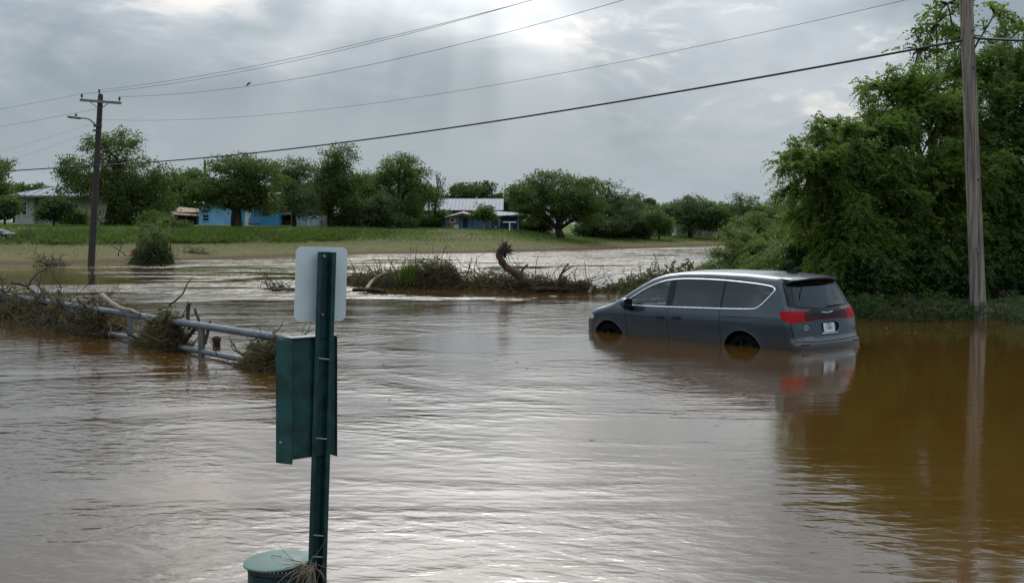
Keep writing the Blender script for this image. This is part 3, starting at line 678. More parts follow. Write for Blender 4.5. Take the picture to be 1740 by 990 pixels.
for dxx in (0, .5): MB().box((90 * k + dxx, -.9, .25), (.42, .4, .06)).box((90 * k + dxx, -.72, .5), (.42, .05, .45)).box((90 * k + dxx, -.9, -.05), (.3, .3, .55)).build('porch_seat', M['blue_deep'], e)
# peach carport
Y = 99; e, wd = house('carport', 'peach fronted carport between the blue house and grey shed', 471, 498, Y, 384, cat='carport')
hbox(e, 'fascia', 0, wd, 0, .15, 1.0, 1.75, 'pink'); hbox(e, 'wall', 0, wd, 3, 3.2, -.6, 1.7, 'dark')
hbox(e, 'roof', -.2, wd + .3, -.3, 3.4, 1.76, 1.84, 'roof_rust'); hbox(e, 'post', 0, .25, .02, .3, -.8, 1.0, 'pink'); hbox(e, 'post', wd - .2, wd - .02, .02, .25, -.8, 1.0, 'wood_grey')
hbox(e, 'junk', .5, 1.2, .8, 1.4, -.7, .5, 'wood_brown')
# grey shed
Y = 99; e, wd = house('grey_shed', 'pale grey blue metal shed with low double door behind the tall tree', 498, 560, Y, 387, cat='shed')
k = wd / 62; hw = up(Y, 387, 359)
hbox(e, 'wall', 0, wd, 0, 3, -.8, hw, 'grey_blue'); hbox(e, 'roof', -.15, wd + .15, -.35, 3.2, hw + .01, hw + .12, 'roof_white')
hbox(e, 'door_frame', 25 * k, 28 * k, -.12, -.02, -.5, up(Y, 387, 370), 'white'); hbox(e, 'door_frame', 25 * k, 45 * k, -.12, -.02, up(Y, 387, 370) + .01, up(Y, 387, 367), 'white')
hbox(e, 'door', 29 * k, 43 * k, -.04, -.01, -.5, up(Y, 387, 371), 'grey_blue')
for i in range(4): hbox(e, 'fence_board', (46 + 3.6 * i) * k, (49 + 3.6 * i) * k, -.2, -.14, -.6, up(Y, 387, 374) + .08 * (i % 2), 'wood_grey')
hbox(e, 'seam_strip', 14 * k, 14.5 * k, -.03, -.005, -.4, hw - .05, 'white')
# long denim blue house with tin roof
Y = 103; e, wd = house('tin_roof_house', 'long denim blue house with whitish tin roof on the slope', 730, 850, Y, 390)
k = wd / 120; hw = up(Y, 390, 355); hr = up(Y, 390, 343)
hbox(e, 'wall', 0, wd, 0, 5.5, -1, hw, 'blue_deep')
hbox(e, 'wall', -3.0, -.02, 1.0, 4, -1, hw - .5, 'grey_blue')
MB().prism([(wd * .98, 0, hw), (wd * .98, 5.5, hw), (wd * .98, 2.7, hr + .25)], (0, 0, 0), (.12, 0, 0)).build('gable', M['blue_deep'], e)
mb = MB(); mb.add([(-.5, -.9, hw - .12), (wd + .3, -.9, hw - .12), (wd + .3, 2.7, hr + .35), (-.5, 2.7, hr + .35), (-.5, 6.2, hw - .1), (wd + .3, 6.2, hw - .1)], [(0, 1, 2, 3), (3, 2, 5, 4)])
mb.add([(-.5, -.9, hw - .18), (wd + .3, -.9, hw - .18), (wd + .3, 2.7, hr + .29), (-.5, 2.7, hr + .29)], [(3, 2, 1, 0)])
rf = mb.build('roof', M['roof_white'], e)
for i in range(22):
    x = -.45 + i * (wd + .7) / 21; MB().tube([(x, -.9, hw - .09), (x, 2.7, hr + .38)], .025, 4).build('roof_rib', M['roof_white'], rf)
for xx in (6, 20): window(e, xx * k, up(Y, 390, 372), .6, .8, 0, 'blue_light')
hbox(e, 'downpipe', 33 * k, 35 * k, -.08, -.02, -.6, hw - .2, 'blue_light')
hbox(e, 'chimney_vent', 78 * k, 79.5 * k, 1.5, 1.7, hr - .1, hr + .5, 'white')
hbox(e, 'lattice', 43 * k, 52 * k, -.6, -.5, -.6, .55, 'blue_light')
# porch shack in front of it
Y = 97; e, wd = house('porch_shack', 'patched board shack with rusty pitched roof before the tin roof', 762, 805, Y, 391, cat='shack')
k = wd / 43; hw = up(Y, 391, 368)
hbox(e, 'wall', 0, 18 * k, 0, 3, -.8, hw, 'wood_grey'); hbox(e, 'wall', 18 * k + .01, wd, .3, 3, -.8, hw, 'blue_deep')
hbox(e, 'corner_post', -.08, .08, -.08, .0, -.8, hw, 'wood_brown'); hbox(e, 'corner_post', wd - .15, wd, .1, .25, -.8, hw, 'wood_grey')
mb = MB(); mb.add([(-.3, -.6, hw - .05), (wd * .55, -.6, up(Y, 391, 362)), (wd + .25, -.6, hw + .05), (-.3, 3, hw + .1), (wd * .55, 3, up(Y, 391, 358)), (wd + .25, 3, hw + .15)], [(0, 1, 4, 3), (1, 2, 5, 4)])
o = mb.build('roof', M['roof_rust'], e); o.modifiers.new('thick', 'SOLIDIFY').thickness = .07
window(e, 7 * k, up(Y, 391, 374), .35, .28, 0, 'white', 0)
hbox(e, 'crate', 10 * k, 18 * k, -.9, -.35, -.7, up(Y, 391, 382), 'pink'); hbox(e, 'door', 24 * k, 32 * k, .24, .29, -.5, hw - .15, 'dark')
# awning porch to the right
Y = 99; e, wd = house('awning_porch', 'open porch with tin awning and clutter right of the sapling', 828, 885, Y, 391, cat='porch')
k = wd / 57
mb = MB(); mb.add([(-.2, -1.0, up(Y, 391, 368)), (wd + .3, -1.0, up(Y, 391, 366)), (wd - .2, 2.5, up(Y, 391, 362)), (-.2, 2.5, up(Y, 391, 358))], [(0, 1, 2, 3)])
o = mb.build('awning', M['roof_tin'], e); o.modifiers.new('thick', 'SOLIDIFY').thickness = .06
hbox(e, 'wall', 0, wd, 2.3, 2.45, -.9, 1.15, 'blue_deep')
for x in (.2, 19 * k, wd - .3): hbox(e, 'post', x, x + .13, -.8, -.67, -1, up(Y, 391, 368), 'wood_grey')
hbox(e, 'tarp', 36 * k, 44 * k, -.3, .4, -.7, .45, 'tarp'); hbox(e, 'junk', 4 * k, 9 * k, .4, 1, -.7, .2, 'wood_brown'); hbox(e, 'junk', 12 * k, 16 * k, .2, .9, -.7, .35, 'white'); hbox(e, 'junk', 24 * k, 30 * k, .6, 1.2, -.7, .1, 'wood_grey')
MB().beam((46 * k, .2, .7), (54 * k, -.2, -.6), .1, .1).build('leaning_board', M['wood_grey'], e)
# T-shaped clothes post
g = W(866, 396, 96); e = empty('clothes_post', (g.x, 96, g.z - .25), 0, 'white T shaped clothes line post on the slope', 'post')
MB().box((0, 0, .55), (.1, .1, 1.25)).build('upright', M['white'], e); MB().box((0, 0, 1.2), (1.15, .09, .09)).build('crossbar', M['white'], e)
# blue wall behind the forked tree
Y = 112; e, wd = house('blue_cottage', 'faded blue cottage seen under the forked tree', 898, 940, Y, 394)
hbox(e, 'wall', 0, wd, 0, 5, -.8, up(Y, 394, 374), 'grey_blue'); hbox(e, 'roof', -.3, wd + .3, -.5, 5.4, up(Y, 394, 374) + .01, up(Y, 394, 371), 'roof_tin')
window(e, .7, .5, .45, .5, 0, 'blue_bright'); hbox(e, 'door', 1.5, 2.1, -.05, .0, -.3, .95, 'wood_brown')
# whitish gabled roof in the trees
Y = 135; e, wd = house('gabled_house', 'house with whitish gabled roof showing above the dark shrubs', 1078, 1128, Y, 396)
hw = up(Y, 396, 370); k = wd / 50
hbox(e, 'wall', 0, wd, 0, 6, -1, hw, 'wall_buff')
mb = MB(); mb.add([(-.4, -.5, hw - .1), (22 * k, -.5, up(Y, 396, 358)), (wd + .5, -.5, hw - .2), (-.4, 7, hw - .1), (22 * k, 7, up(Y, 396, 358)), (wd + .5, 7, hw - .2)], [(0, 1, 4, 3), (1, 2, 5, 4)])
o = mb.build('roof', M['roof_white'], e); o.modifiers.new('thick', 'SOLIDIFY').thickness = .18
MB().prism([(0, .0, hw), (wd, .0, hw), (22 * k, .0, up(Y, 396, 361))], (0, .05, 0), (0, .25, 0)).build('gable', M['wall_pale'], e)
window(e, wd * .6, hw * .6, .7, .8, 0)
# pale house and fence behind the grey green tree
Y = 128; e, wd = house('white_outbuilding', 'white outbuilding half hidden behind the fence tree', 1135, 1160, Y, 402)
hbox(e, 'wall', 0, wd, 0, 4, -1, 1.3, 'white'); hbox(e, 'roof', -.3, wd + .3, -.4, 4.3, 1.31, 1.42, 'roof_tin'); hbox(e, 'door', wd * .55, wd * .85, -.05, .0, -.4, 1.0, 'wood_grey')
Y = 122; a = W(1150, 402, Y); b2 = W(1212, 402, Y)
e = empty('board_fence', (a.x, Y, gz(a.x, Y)), 0, 'weathered board fence under the far trees', 'fence')
n = 26; ww = (b2.x - a.x) / n
for i in range(n):
    MB().box((ww * (i + .5), 0, .55 + .04 * (i * 7 % 3)), (ww * .86, .03, 1.2)).build('board', M['wood_grey'], e)
for z in (.25, .9): MB().box((ww * n / 2, .05, z), (ww * n, .05, .09)).build('rail', M['wood_brown'], e)
# roof pieces glimpsed at the far right of the bank
for i, (x0, x1, yb, lab) in enumerate([(1212, 1232, 392, 'small pale shed roof right of the fence tree'), (1330, 1352, 385, 'pale roof glimpsed above the willows')]):
    Y = 132; e, wd = house('far_shed', lab, x0, x1, Y, yb + 8, cat='shed')
    hbox(e, 'wall', 0, wd, 0, 3, -1.2, .6, 'wall_buff'); hbox(e, 'roof', -.3, wd + .3, -.4, 3.4, .61, .8, 'roof_white')
# grey junk heap at the far left waterside
g = W(8, 415, 66); e = empty('junk_heap', (g.x, 66, gz(g.x, 66)), 0, 'heap of grey boards and cloth on the grass at far left', 'junk')
MB().box((0, 0, .3), (1.1, .7, .28), Matrix.Rotation(.3, 3, 'Y')).build('board', M['wood_grey'], e); MB().box((.25, -.3, .25), (.3, .3, .1), Matrix.Rotation(-.4, 3, 'X')).build('cloth', M['grey_blue'], e); MB().box((-.2, .1, .12), (.9, .9, .25)).build('base_board', M['wood_brown'], e)

# ------------------------------------------------------------------ poles and wires
def pole(name, label, foot, top, r0, r1, m, cat='utility pole', n=16):
    foot, top = Vector(foot), Vector(top)
    e = empty(name, foot, 0, label, cat); d = top - foot
    pts = [d * t for t in (-.12, 0, .25, .5, .75, .985, 1.0)]
    MB().tube(pts, [r0 * 1.03, r0, r0 + (r1 - r0) * .25, r0 + (r1 - r0) * .5, r0 + (r1 - r0) * .75, r1, r1 * .82], n).build('shaft', M[m], e, smooth='auto')
    return e, d
LF = G(155, 449, .05); LT = W(171, 160, LF.y)
e, d = pole('utility_pole', 'dark leaning utility pole with street light at the left bank', LF, LT, .17, .125, 'pole_dark')
s = LF.y / F
def lp(px, py, dy=0.0): return W(px, py, LF.y + dy) - LF
ca = MB().beam(lp(136, 170, -.18), lp(206, 175.5, -.18), .10, .12).build('crossarm', M['wood_grey'], e)
ins = [lp(139, 165, -.18), lp(203, 170, -.18), lp(168, 155, -.0)]
for q in ins[:2]: MB().lathe([(.02, -.12), (.02, .0), (.055, .01), (.07, .05), (.05, .09), (.055, .12), (.03, .16)], q, n=10).build('insulator', M['steel_dark'], e, smooth=True)
MB().tube([lp(170, 175, -.17), lp(168.5, 155, -.17)], .035, 8).lathe([(.05, 0), (.06, .06), (.03, .12)], lp(168.5, 156, -.17), n=10).build('ridge_pin', M['steel_dark'], e)
for sx in (152, 188): MB().beam(lp(sx, 172.5, -.19), lp(170, 186, -.19), .03, .03).build('brace', M['steel_dark'], e)
arm = MB().tube([lp(166, 216, -.2), lp(160, 210, -.4), lp(152, 203, -.6), lp(144, 201, -.7), lp(134, 200.5, -.8)], .035, 8).build('lamp_arm', M['galv_dirty'], e, smooth=True)
MB().box(lp(126, 200, -.85), (.62, .26, .10), Matrix.Rotation(.12, 3, 'Y')).build('lamp_head', M['galv_dirty'], e, bevel=.03)
MB().lathe([(.05, 0), (.06, .06), (.04, .12)], lp(129, 197.5, -.85), n=10).build('photocell', M['steel_dark'], e)
MB().lathe([(.21, -.05), (.21, .05)], lp(166, 214), n=12).lathe([(.21, -.04), (.21, .04)], lp(165, 222), n=12).build('bracket', M['steel_dark'], e)
RF = G(1663, 541); RT0 = W(1641, -20, RF.y); RT = RF + (RT0 - RF) * (10.0 / (RT0.z))
M['pole_pale'] = mat('pole_weathered', (.225, .19, .155), .9, spec=.2, var=.62, vscale=2.6, stretch=(8, 8, .3), bump=.035, bscale=7)
e, d = pole('utility_pole', 'weathered grey brown utility pole standing in water at the right', RF, RT, .165, .125, 'pole_pale', n=24)
tagp = (W(1657, 424, RF.y) - RF)
MB().box(tagp + Vector((0, -.165, 0)), (.10, .012, .13)).box(tagp + Vector((.005, -.163, -.2)), (.06, .012, .05)).build('number_tag', M['galv'], e)
for zz in (3.0, 5.4, 6.2):
    q = d * (zz / d.z); MB().lathe([(.02, -.02), (.02, .02)], q + Vector((.05, -.15, 0)), axis='y', n=8).build('bolt', M['steel_dark'], e)
MB().beam(d * .96 + Vector((-1.2, -.2, .25)), d * .96 + Vector((1.2, -.2, -.1)), .1, .12).build('crossarm', M['wood_grey'], e)
for xx in (-1.1, 1.1): MB().lathe([(.02, -.05), (.02, .05), (.06, .06), (.07, .12), (.03, .2)], d * .96 + Vector((xx, -.2, .12 - .14 * xx)), n=10).build('insulator', M['steel_dark'], e)
def wire(name, label, a, b, sag, r, m, n=40):
    a, b = Vector(a), Vector(b)
    pts = [a.lerp(b, i / n) - Vector((0, 0, sag * 4 * (i / n) * (1 - i / n))) for i in range(n + 1)]
    mid = pts[0]
    o = MB().tube([p - mid for p in pts], r, 5).build(name, M[m], None, smooth=True, loc=mid)
    tag(o, label, 'wire'); return o
def rpx(px, py, Y): return W(px, py, Y)
rt = lambda zz: RF + d * (zz / d.z)
def wire3(label, a, v1, v2, r, m, name='power_line'):
    """hangs from a to the right pole so that it passes through two photo pixels"""
    b = rt(8.5); a = Vector(a); rows = []; rhs = []
    for via in (v1, v2):
        kx = (via[0] - XC) / F; tt = (kx * a.y - a.x) / ((b.x - a.x) - kx * (b.y - a.y))
        Yv = a.y + (b.y - a.y) * tt; zv = H - (via[1] - YH) * Yv / F
        rows.append([tt, -4 * tt * (1 - tt)]); rhs.append(zv - a.z * (1 - tt))
    zb, sag = np.linalg.solve(np.array(rows), np.array(rhs))
    wire(name, label, a, (b.x, b.y - .05, zb), sag, r, m)
    return lambda t: a.lerp(Vector((b.x, b.y - .05, zb)), t) - Vector((0, 0, sag * 4 * t * (1 - t)))
A0 = LF + ins[0] + Vector((0, 0, .16)); A1 = LF + ins[1] + Vector((0, 0, .16)); A2 = LF + lp(168.5, 153, -.17)
wire3('upper of two close power lines rising from the left pole', A2, (445, 110), (903, 1), .008, 'wire')
wire3('lower of two close power lines rising from the left pole', A0, (445, 115.5), (850, 16), .008, 'wire')
w_mid = wire3('power line from right end of crossarm to the right pole', A1, (423, 146.5), (1055, 2), .008, 'wire')
wire3('thin neutral wire sagging from the left pole below the crossarm', LF + lp(167, 203, -.17), (445, 196), (1290, 57), .006, 'wire')
wire3('thick black cable strung low between the two utility poles', LF + lp(161, 281, -.2), (608, 239), (1290, 132), .028, 'wire', name='cable')
ca_ = rt(H - (66 - YH) * RF.y / F)
wire('cable', 'thick black cable running off to the right edge', ca_ + Vector((.1, -.1, 0)), W(2150, 10, 19), .25, .030, 'wire')
wire('cable', 'thick cable running left from the left pole', LF + lp(161, 281, -.2), W(-700, 300, 95), .5, .030, 'wire')
for i, (q, py, lab) in enumerate([(A0, 192, 'power line leaving the crossarm to the left edge'), (LF + lp(166, 185, -.17), 205, 'second power line leaving the pole to the left edge'), (LF + lp(165, 208, -.17), 243, 'faint service wire falling to the left edge'), (LF + lp(164, 222, -.17), 258, 'lowest faint service wire falling to the left edge')]):
    end = W(-330, py + (py - 160) * 1.2, 85); via = W(0, py, LF.y + (85 - LF.y) * .33)
    wire('power_line', lab, q, end, .25, .007 if i < 2 else .004, 'wire')
ts = np.linspace(0, 1, 400); bp = min((w_mid(t_) for t_ in ts), key=lambda q: abs(XC + F * q.x / q.y - 423)) + Vector((0, 0, .02))
mb = MB().tube([(-.10, 0, -.03), (-.06, 0, .02), (-.03, 0, .06), (.02, 0, .085), (.05, 0, .115), (.075, 0, .125), (.11, 0, .12)], [.010, .022, .040, .040, .030, .024, .005], 8)
tag(mb.build('bird', M['wire'], None, smooth=True, loc=bp), 'small dark bird perched on the power line', 'bird')
def far_pole(label, px, pyt, pyb, Y, arm=0):
    b = W(px, pyb, Y); t_ = W(px, pyt, Y); e, d = pole('utility_pole', label, (b.x, Y, gz(b.x, Y)), t_, .16, .12, 'pole_dark', n=8)
    if arm:
        MB().box(d + Vector((0, -.15, -.5)), (arm, .12, .14)).build('crossarm', M['wood_grey'], e)
far_pole('distant plain pole rising behind the blue house tree', 348, 273, 380, 118)
far_pole('distant pole left of the broad forked tree', 869, 320, 390, 135)
far_pole('distant crossarm pole above the far right trees', 1318, 326, 395, 150, 1.8)
far_pole('distant pole with small arm left of the crossarm pole', 1258, 334, 395, 150, .9)

# ------------------------------------------------------------------ pipe guard rail standing in the flood
A = Vector((-3.05, 15.35, .463)); B = Vector((-11.5, 25.1, .463)); dirr = (B - A).normalized()
e = empty('pipe_rail', (A.x, A.y, -1.0), 0, 'galvanised pipe guard rail half drowned at the left', 'railing')
o_ = Vector((A.x, A.y, -1.0)); Bx = A + dirr * 22
MB().tube([A - o_ + dirr * t for t in np.linspace(-.05, 22, 30)], .056, 14).build('top_rail', M['galv'], e, smooth='auto')
MB().tube([A - o_ + dirr * t + Vector((0, 0, -.40)) for t in np.linspace(.3, 22, 30)], .042, 12).build('lower_rail', M['galv'], e, smooth='auto')
for t in (0.0, 2.72, 5.5, 8.3, 11.1, 14, 17, 20):
    q = A - o_ + dirr * t; MB().tube([(q.x, q.y, -.1), (q.x, q.y, q.z - .02)], .056, 12).build('post', M['galv_dirty'], e, smooth='auto')
def rail_at(px, z):
    kx = (px - XC) / F; t = (kx * A.y - A.x) / (dirr.x - kx * dirr.y); q = A + dirr * t
    return Vector((q.x, q.y, z))
# ------------------------------------------------------------------ flood debris
def squiggle(rs, p, d, L, n=6, wob=.25):
    pts = [np.array(p, float)]; d = np.array(d, float); d /= np.linalg.norm(d)
    for i in range(n):
        d = d + rs.normal(size=3) * wob; d /= np.linalg.norm(d); pts.append(pts[-1] + d * L / n)
    return pts
def debris(name, label, spine, hgt, wid, twigs, litter, grass, seed, logs=(), leaf='leaf_dead', leaf_l=.10, up_twigs=0, tw_r=.012, group='flood debris caught in the water', cat='debris', green=0, tw_l=.9):
    """spine: world points along the pile at water level; hgt/wid: height and half width (per point or one)"""
    rs = np.random.default_rng(seed)
    sp = np.array([list(p) for p in spine], float); b = sp.mean(0); b[2] = 0
    e = empty(name, tuple(b), 0, label, cat, group); sp = sp - b
    hg = np.full(len(sp), hgt) if not hasattr(hgt, '__len__') else np.array(hgt, float)
    wi = np.full(len(sp), wid) if not hasattr(wid, '__len__') else np.array(wid, float)
    along = sp[-1] - sp[0]; along = along / max(np.linalg.norm(along), 1e-6)
    def pick(n, top=1.0):
        t = rs.random(n) * (len(sp) - 1); i = np.minimum(t.astype(int), len(sp) - 2) if len(sp) > 1 else np.zeros(n, int); f = (t - i)[:, None]
        q = sp[i] * (1 - f) + sp[np.minimum(i + 1, len(sp) - 1)] * f
        h = hg[i] * (1 - f[:, 0]) + hg[np.minimum(i + 1, len(sp) - 1)] * f[:, 0]; w_ = wi[i] * (1 - f[:, 0]) + wi[np.minimum(i + 1, len(sp) - 1)] * f[:, 0]
        a = rs.random(n) * 2 * np.pi; r_ = np.sqrt(rs.random(n)); z = h * top * (1 - r_ ** 2) * rs.random(n) ** .6 * (.65 + .5 * np.sin(t * 9 + seed))
        q = q + np.stack([np.cos(a) * r_ * w_, np.sin(a) * r_ * w_, np.maximum(z, 0) - .04], -1)
        return q, h
    mb = MB()
    q, h = pick(twigs)
    for i in range(twigs):
        d = rs.normal(size=3) * np.array([1, 1, .45]) + along * rs.choice([-1, 1]) * .9
        pts = squiggle(rs, q[i], d, tw_l * rs.uniform(.35, 1.2), 4, .3)
        r0 = tw_r * rs.uniform(.5, 1.6)
        if min(p[2] for p in pts) < -.3: continue
        mb.tube(pts, [r0, r0 * .9, r0 * .75, r0 * .6, r0 * .35], 4)
    for i in range(up_twigs):
        k = rs.integers(0, len(sp)); p = sp[k] + rs.normal(size=3) * np.array([wi[k], wi[k] * .5, 0]); p[2] = hg[k] * .3
        L_ = hg[k] * rs.uniform(.6, 1.4); pts = squiggle(rs, p, (rs.normal() * .7, rs.normal() * .4, 1), L_, 6, .22)
        mb.tube(pts, list(np.linspace(tw_r * 1.6, tw_r * .35, 7)), 5)
        for _ in range(3):
            a = pts[rs.integers(2, 6)]; mb.tube(squiggle(rs, a, (rs.normal(), rs.normal() * .5, .7), L_ * .4, 4, .3), list(np.linspace(tw_r * .8, tw_r * .25, 5)), 4)
    if mb.v: tag(mb.build('branches', M['twig'], e, smooth=True), kind='stuff')
    if litter:
        q, h = pick(litter, .92); d = rs.normal(size=q.shape) * np.array([1, 1, .5]); ll = leaf_l * rs.uniform(.5, 1.5, litter)
        tag(np_mesh('leaf_litter', leaf_quads(q, d, ll, ll * .45, rs), 4, M[leaf], e), kind='stuff')
    if grass:
        q, h = pick(grass, .85); d = rs.normal(size=q.shape) * np.array([.8, .8, .35]) + along * .8 + np.array([0, 0, -.15]); ll = rs.uniform(.12, .45, grass)
        tag(np_mesh('matted_grass', leaf_quads(q, d, ll, np.full(grass, .016), rs), 4, M['leaf_dead'], e), kind='stuff')
    if green:
        q, h = pick(green, 1.05); d = rs.normal(size=q.shape) * .6 + np.array([0, 0, .5]); ll = leaf_l * rs.uniform(.6, 1.5, green)
        tag(np_mesh('green_leaves', leaf_quads(q, d, ll, ll * .4, rs), 4, M['leaf_muddy'], e), kind='stuff')
    for (pts, r0, r1, m) in logs:
        pp = [Vector(p) - Vector(b) for p in pts]
        sm = []
        for i in range(len(pp) - 1):
            for k in range(4):
                t = k / 4; p0, p1, p2, p3 = pp[max(i - 1, 0)], pp[i], pp[i + 1], pp[min(i + 2, len(pp) - 1)]
                sm.append(.5 * ((2 * p1) + (p2 - p0) * t + (2 * p0 - 5 * p1 + 4 * p2 - p3) * t * t + (3 * p1 - p0 - 3 * p2 + p3) * t ** 3))
        sm.append(pp[-1]); n = len(sm)
        mb = MB().tube(sm, [(r0 + (r1 - r0) * i / (n - 1)) * (1 + .14 * math.sin(i * 2.1 + seed) + .10 * math.sin(i * 4.7 + 1.3 * seed)) for i in range(n)], 9); mb.build('log', M[m], e, smooth=True)
    return e
# along the rail
ra = lambda px: rail_at(px, 0)
Yr = lambda px: ra(px).y
debris('debris_pile', 'broad tangle of twigs and leaves piled on the rail at far left', [ra(-60), ra(10), ra(60), ra(110), ra(150)], [.95, .95, .72, .74, .55], .45, 420, 8500, 6500, 101, up_twigs=26, green=700,
       logs=[([W(20, 480, Yr(40) - .2), W(40, 484, Yr(40) - .25), W(60, 497, Yr(60) - .2)], .03, .02, 'twig'), ([W(152, 482, Yr(150)), W(158, 470, Yr(150)), W(154, 455, Yr(150))], .03, .018, 'twig')])
debris('debris_pile', 'dark clump of brush round a rail post with pale log on top', [ra(150), ra(166), ra(180)], [.72, .68, .45], .24, 150, 3600, 3400, 102, up_twigs=5, green=120,
       logs=[([W(173, 503, Yr(180) - .15), W(185, 512, Yr(190) - .15), W(203, 523, Yr(205) - .14), W(222, 527, Yr(222) - .12), W(238, 534, Yr(240) - .1)], .055, .025, 'bark_pale')])
debris('debris_pile', 'mop of drowned grass hanging over the rail mid span', [ra(248), ra(270), ra(288), ra(300)], [.4, .74, .8, .66], .24, 130, 2600, 9000, 103, green=150, tw_l=.6,
       logs=[([W(310, 583, Yr(310) + .2), W(325, 566, Yr(320) + .2), W(333, 555, Yr(330) + .2)], .035, .03, 'twig_red'), ([W(322, 560, Yr(320) + .3), W(319, 535, Yr(320) + .3), W(322, 514, Yr(320) + .3)], .028, .03, 'twig'), ([W(336, 562, Yr(335) + .3), W(338, 545, Yr(335) + .3), W(333, 532, Yr(335) + .3), W(331, 524, Yr(335) + .3)], .024, .02, 'twig'), ([W(348, 584, Yr(350) + .1), W(353, 565, Yr(350) + .1), W(357, 545, Yr(355) + .1)], .03, .018, 'twig_red')])
debris('debris_pile', 'leafy twigs and straw snagged at the rail end by the green box', [ra(425), ra(450), ra(474)], [.4, .55, .6], .26, 120, 800, 2600, 104, green=420, tw_l=.45, up_twigs=6, leaf_l=.07, tw_r=.007)
b = G(368, 588); mb = MB().lathe([(.02, -.12), (.07, -.08), (.06, .02), (.085, .07), (.03, .11)], (0, 0, 0), n=7)
o = mb.build('root_stump', M['bark'], None, smooth=True, loc=(b.x, b.y, .06)); tag(o, 'small dark root stump bobbing below the top rail', 'stump', 'flood debris caught in the water')
# branch behind the rail
debris('debris_branch', 'reddish dead branch afloat left of the white sign', [G(450, 492), G(475, 492), G(520, 493)], [.16, .2, .12], .25, 60, 250, 200, 105,
       logs=[([G(462, 493, .06), G(490, 491, .08), G(540, 490, .05)], .05, .04, 'twig_red'), ([W(455, 488, 33.5), W(449, 470, 33.5), W(441, 457, 33.5)], .03, .012, 'bark_pale'), ([W(470, 490, 33.5), W(462, 478, 33.5), W(447, 462, 33.5)], .025, .01, 'twig')], up_twigs=5, tw_r=.01)
# mid-stream pile
debris('debris_island', 'wide brushy debris island right of the white sign', [G(600, 482), G(630, 486), G(665, 488), G(695, 489)], [.40, .62, .70, .70], .7, 300, 6500, 8000, 106, green=500, up_twigs=12, tw_r=.014, tw_l=1.0,
       logs=[([G(622, 492, .05), W(632, 478, 35), W(645, 468, 35.2), W(660, 462, 35.4)], .06, .03, 'bark_pale'), ([W(640, 470, 35), W(630, 458, 35), W(622, 450, 35)], .04, .02, 'bark_pale'), ([G(600, 492, .04), G(640, 493, .05), G(655, 496, .03)], .06, .05, 'bark')])
debris('debris_island', 'rounded mound of drowned grass left of the rearing root', [G(712, 489), G(745, 489), G(772, 490)], [1.0, 1.12, .9], .55, 160, 7000, 11000, 107, green=500, tw_r=.012, up_twigs=6)
rs = np.random.default_rng(5); n = 500; b = G(692, 490); pts = np.array([[b.x, b.y, 0]]) + np.stack([rs.normal(0, .13, n), rs.normal(0, .1, n), np.zeros(n)], -1)
d_ = unit(np.stack([rs.normal(0.12, .16, n), rs.normal(0, .16, n), np.ones(n)], -1)); hh = rs.uniform(.35, .95, n)
e = empty('reed_clump', (b.x, b.y, 0), 0, 'upright bright green reeds growing through the debris', 'reeds')
np_mesh('blades', leaf_quads(pts - np.array([b.x, b.y, 0]) + d_ * hh[:, None] * .5, d_, hh, np.full(n, .035), rs), 4, M['reed'], e)
debris('debris_island', 'long log jam with a curled root rearing up midstream', [G(800, 489), G(850, 492), G(910, 494), G(965, 495), G(1012, 496)], [.55, .85, .62, .50, .34], [.7, .75, .6, .5, .35], 460, 8500, 13000, 108, green=200, up_twigs=12, tw_r=.015, tw_l=1.0,
       logs=[([G(862, 491, .0), G(880, 491, .05), G(930, 491, .10), G(985, 493, .05), G(1008, 494, -.04)], .07, .05, 'bark'), ([W(894, 478, 33.8), W(880, 466, 33.8), W(866, 458, 33.8), W(854, 446, 33.8), W(848, 433, 33.8), W(852, 422, 33.8), W(862, 421, 33.8)], .12, .085, 'twig_red'),
             ([W(945, 490, 33.5), W(950, 474, 33.5), W(957, 460, 33.5), W(966, 447, 33.5)], .05, .02, 'twig_red'), ([W(955, 464, 33.5), W(968, 455, 33.5), W(978, 452, 33.5)], .03, .012, 'twig_red'), ([W(1002, 497, 33), W(1005, 490, 33), W(1007, 485, 33)], .055, .045, 'bark_pale'), ([W(882, 470, 33.8), W(890, 455, 33.8), W(898, 449, 33.8)], .045, .02, 'twig_red')])
# root plate hairs on the curled root
mb = MB(); hub = W(858, 424, 33.8); rs = np.random.default_rng(9)
for i in range(110):
    mb.tube(squiggle(rs, hub + Vector((rs.normal(0, .05), rs.normal(0, .05), rs.normal(0, .09))), rs.normal(size=3) * np.array([1, .8, 1]), rs.uniform(.12, .36), 4, .4), [.022, .018, .014, .01, .005], 4)
cr = [W(894, 478, 33.8), W(880, 466, 33.8), W(866, 458, 33.8), W(854, 446, 33.8), W(848, 433, 33.8), W(852, 422, 33.8)]
for i in range(90):
    k = rs.integers(0, 5); q = cr[k].lerp(cr[k + 1], rs.random()); mb.tube(squiggle(rs, q, rs.normal(size=3) + np.array([0, -.3, -.4]), rs.uniform(.1, .32), 4, .35), [.016, .013, .010, .007, .004], 4)
o = mb.build('root_mass', M['twig_red'], None, smooth=True); o.data.transform(Matrix.Translation(-hub)); o.location = hub
tag(o, 'shaggy root ball at the tip of the curled root', 'root')
debris('debris_island', 'low leafy branches behind the van hood', [G(1040, 496), G(1075, 492), G(1110, 488), G(1150, 484), G(1190, 480)], [.3, .5, .7, .85, .85], .5, 140, 3200, 1600, 109, green=2400, up_twigs=12, tw_r=.012, leaf_l=.14)
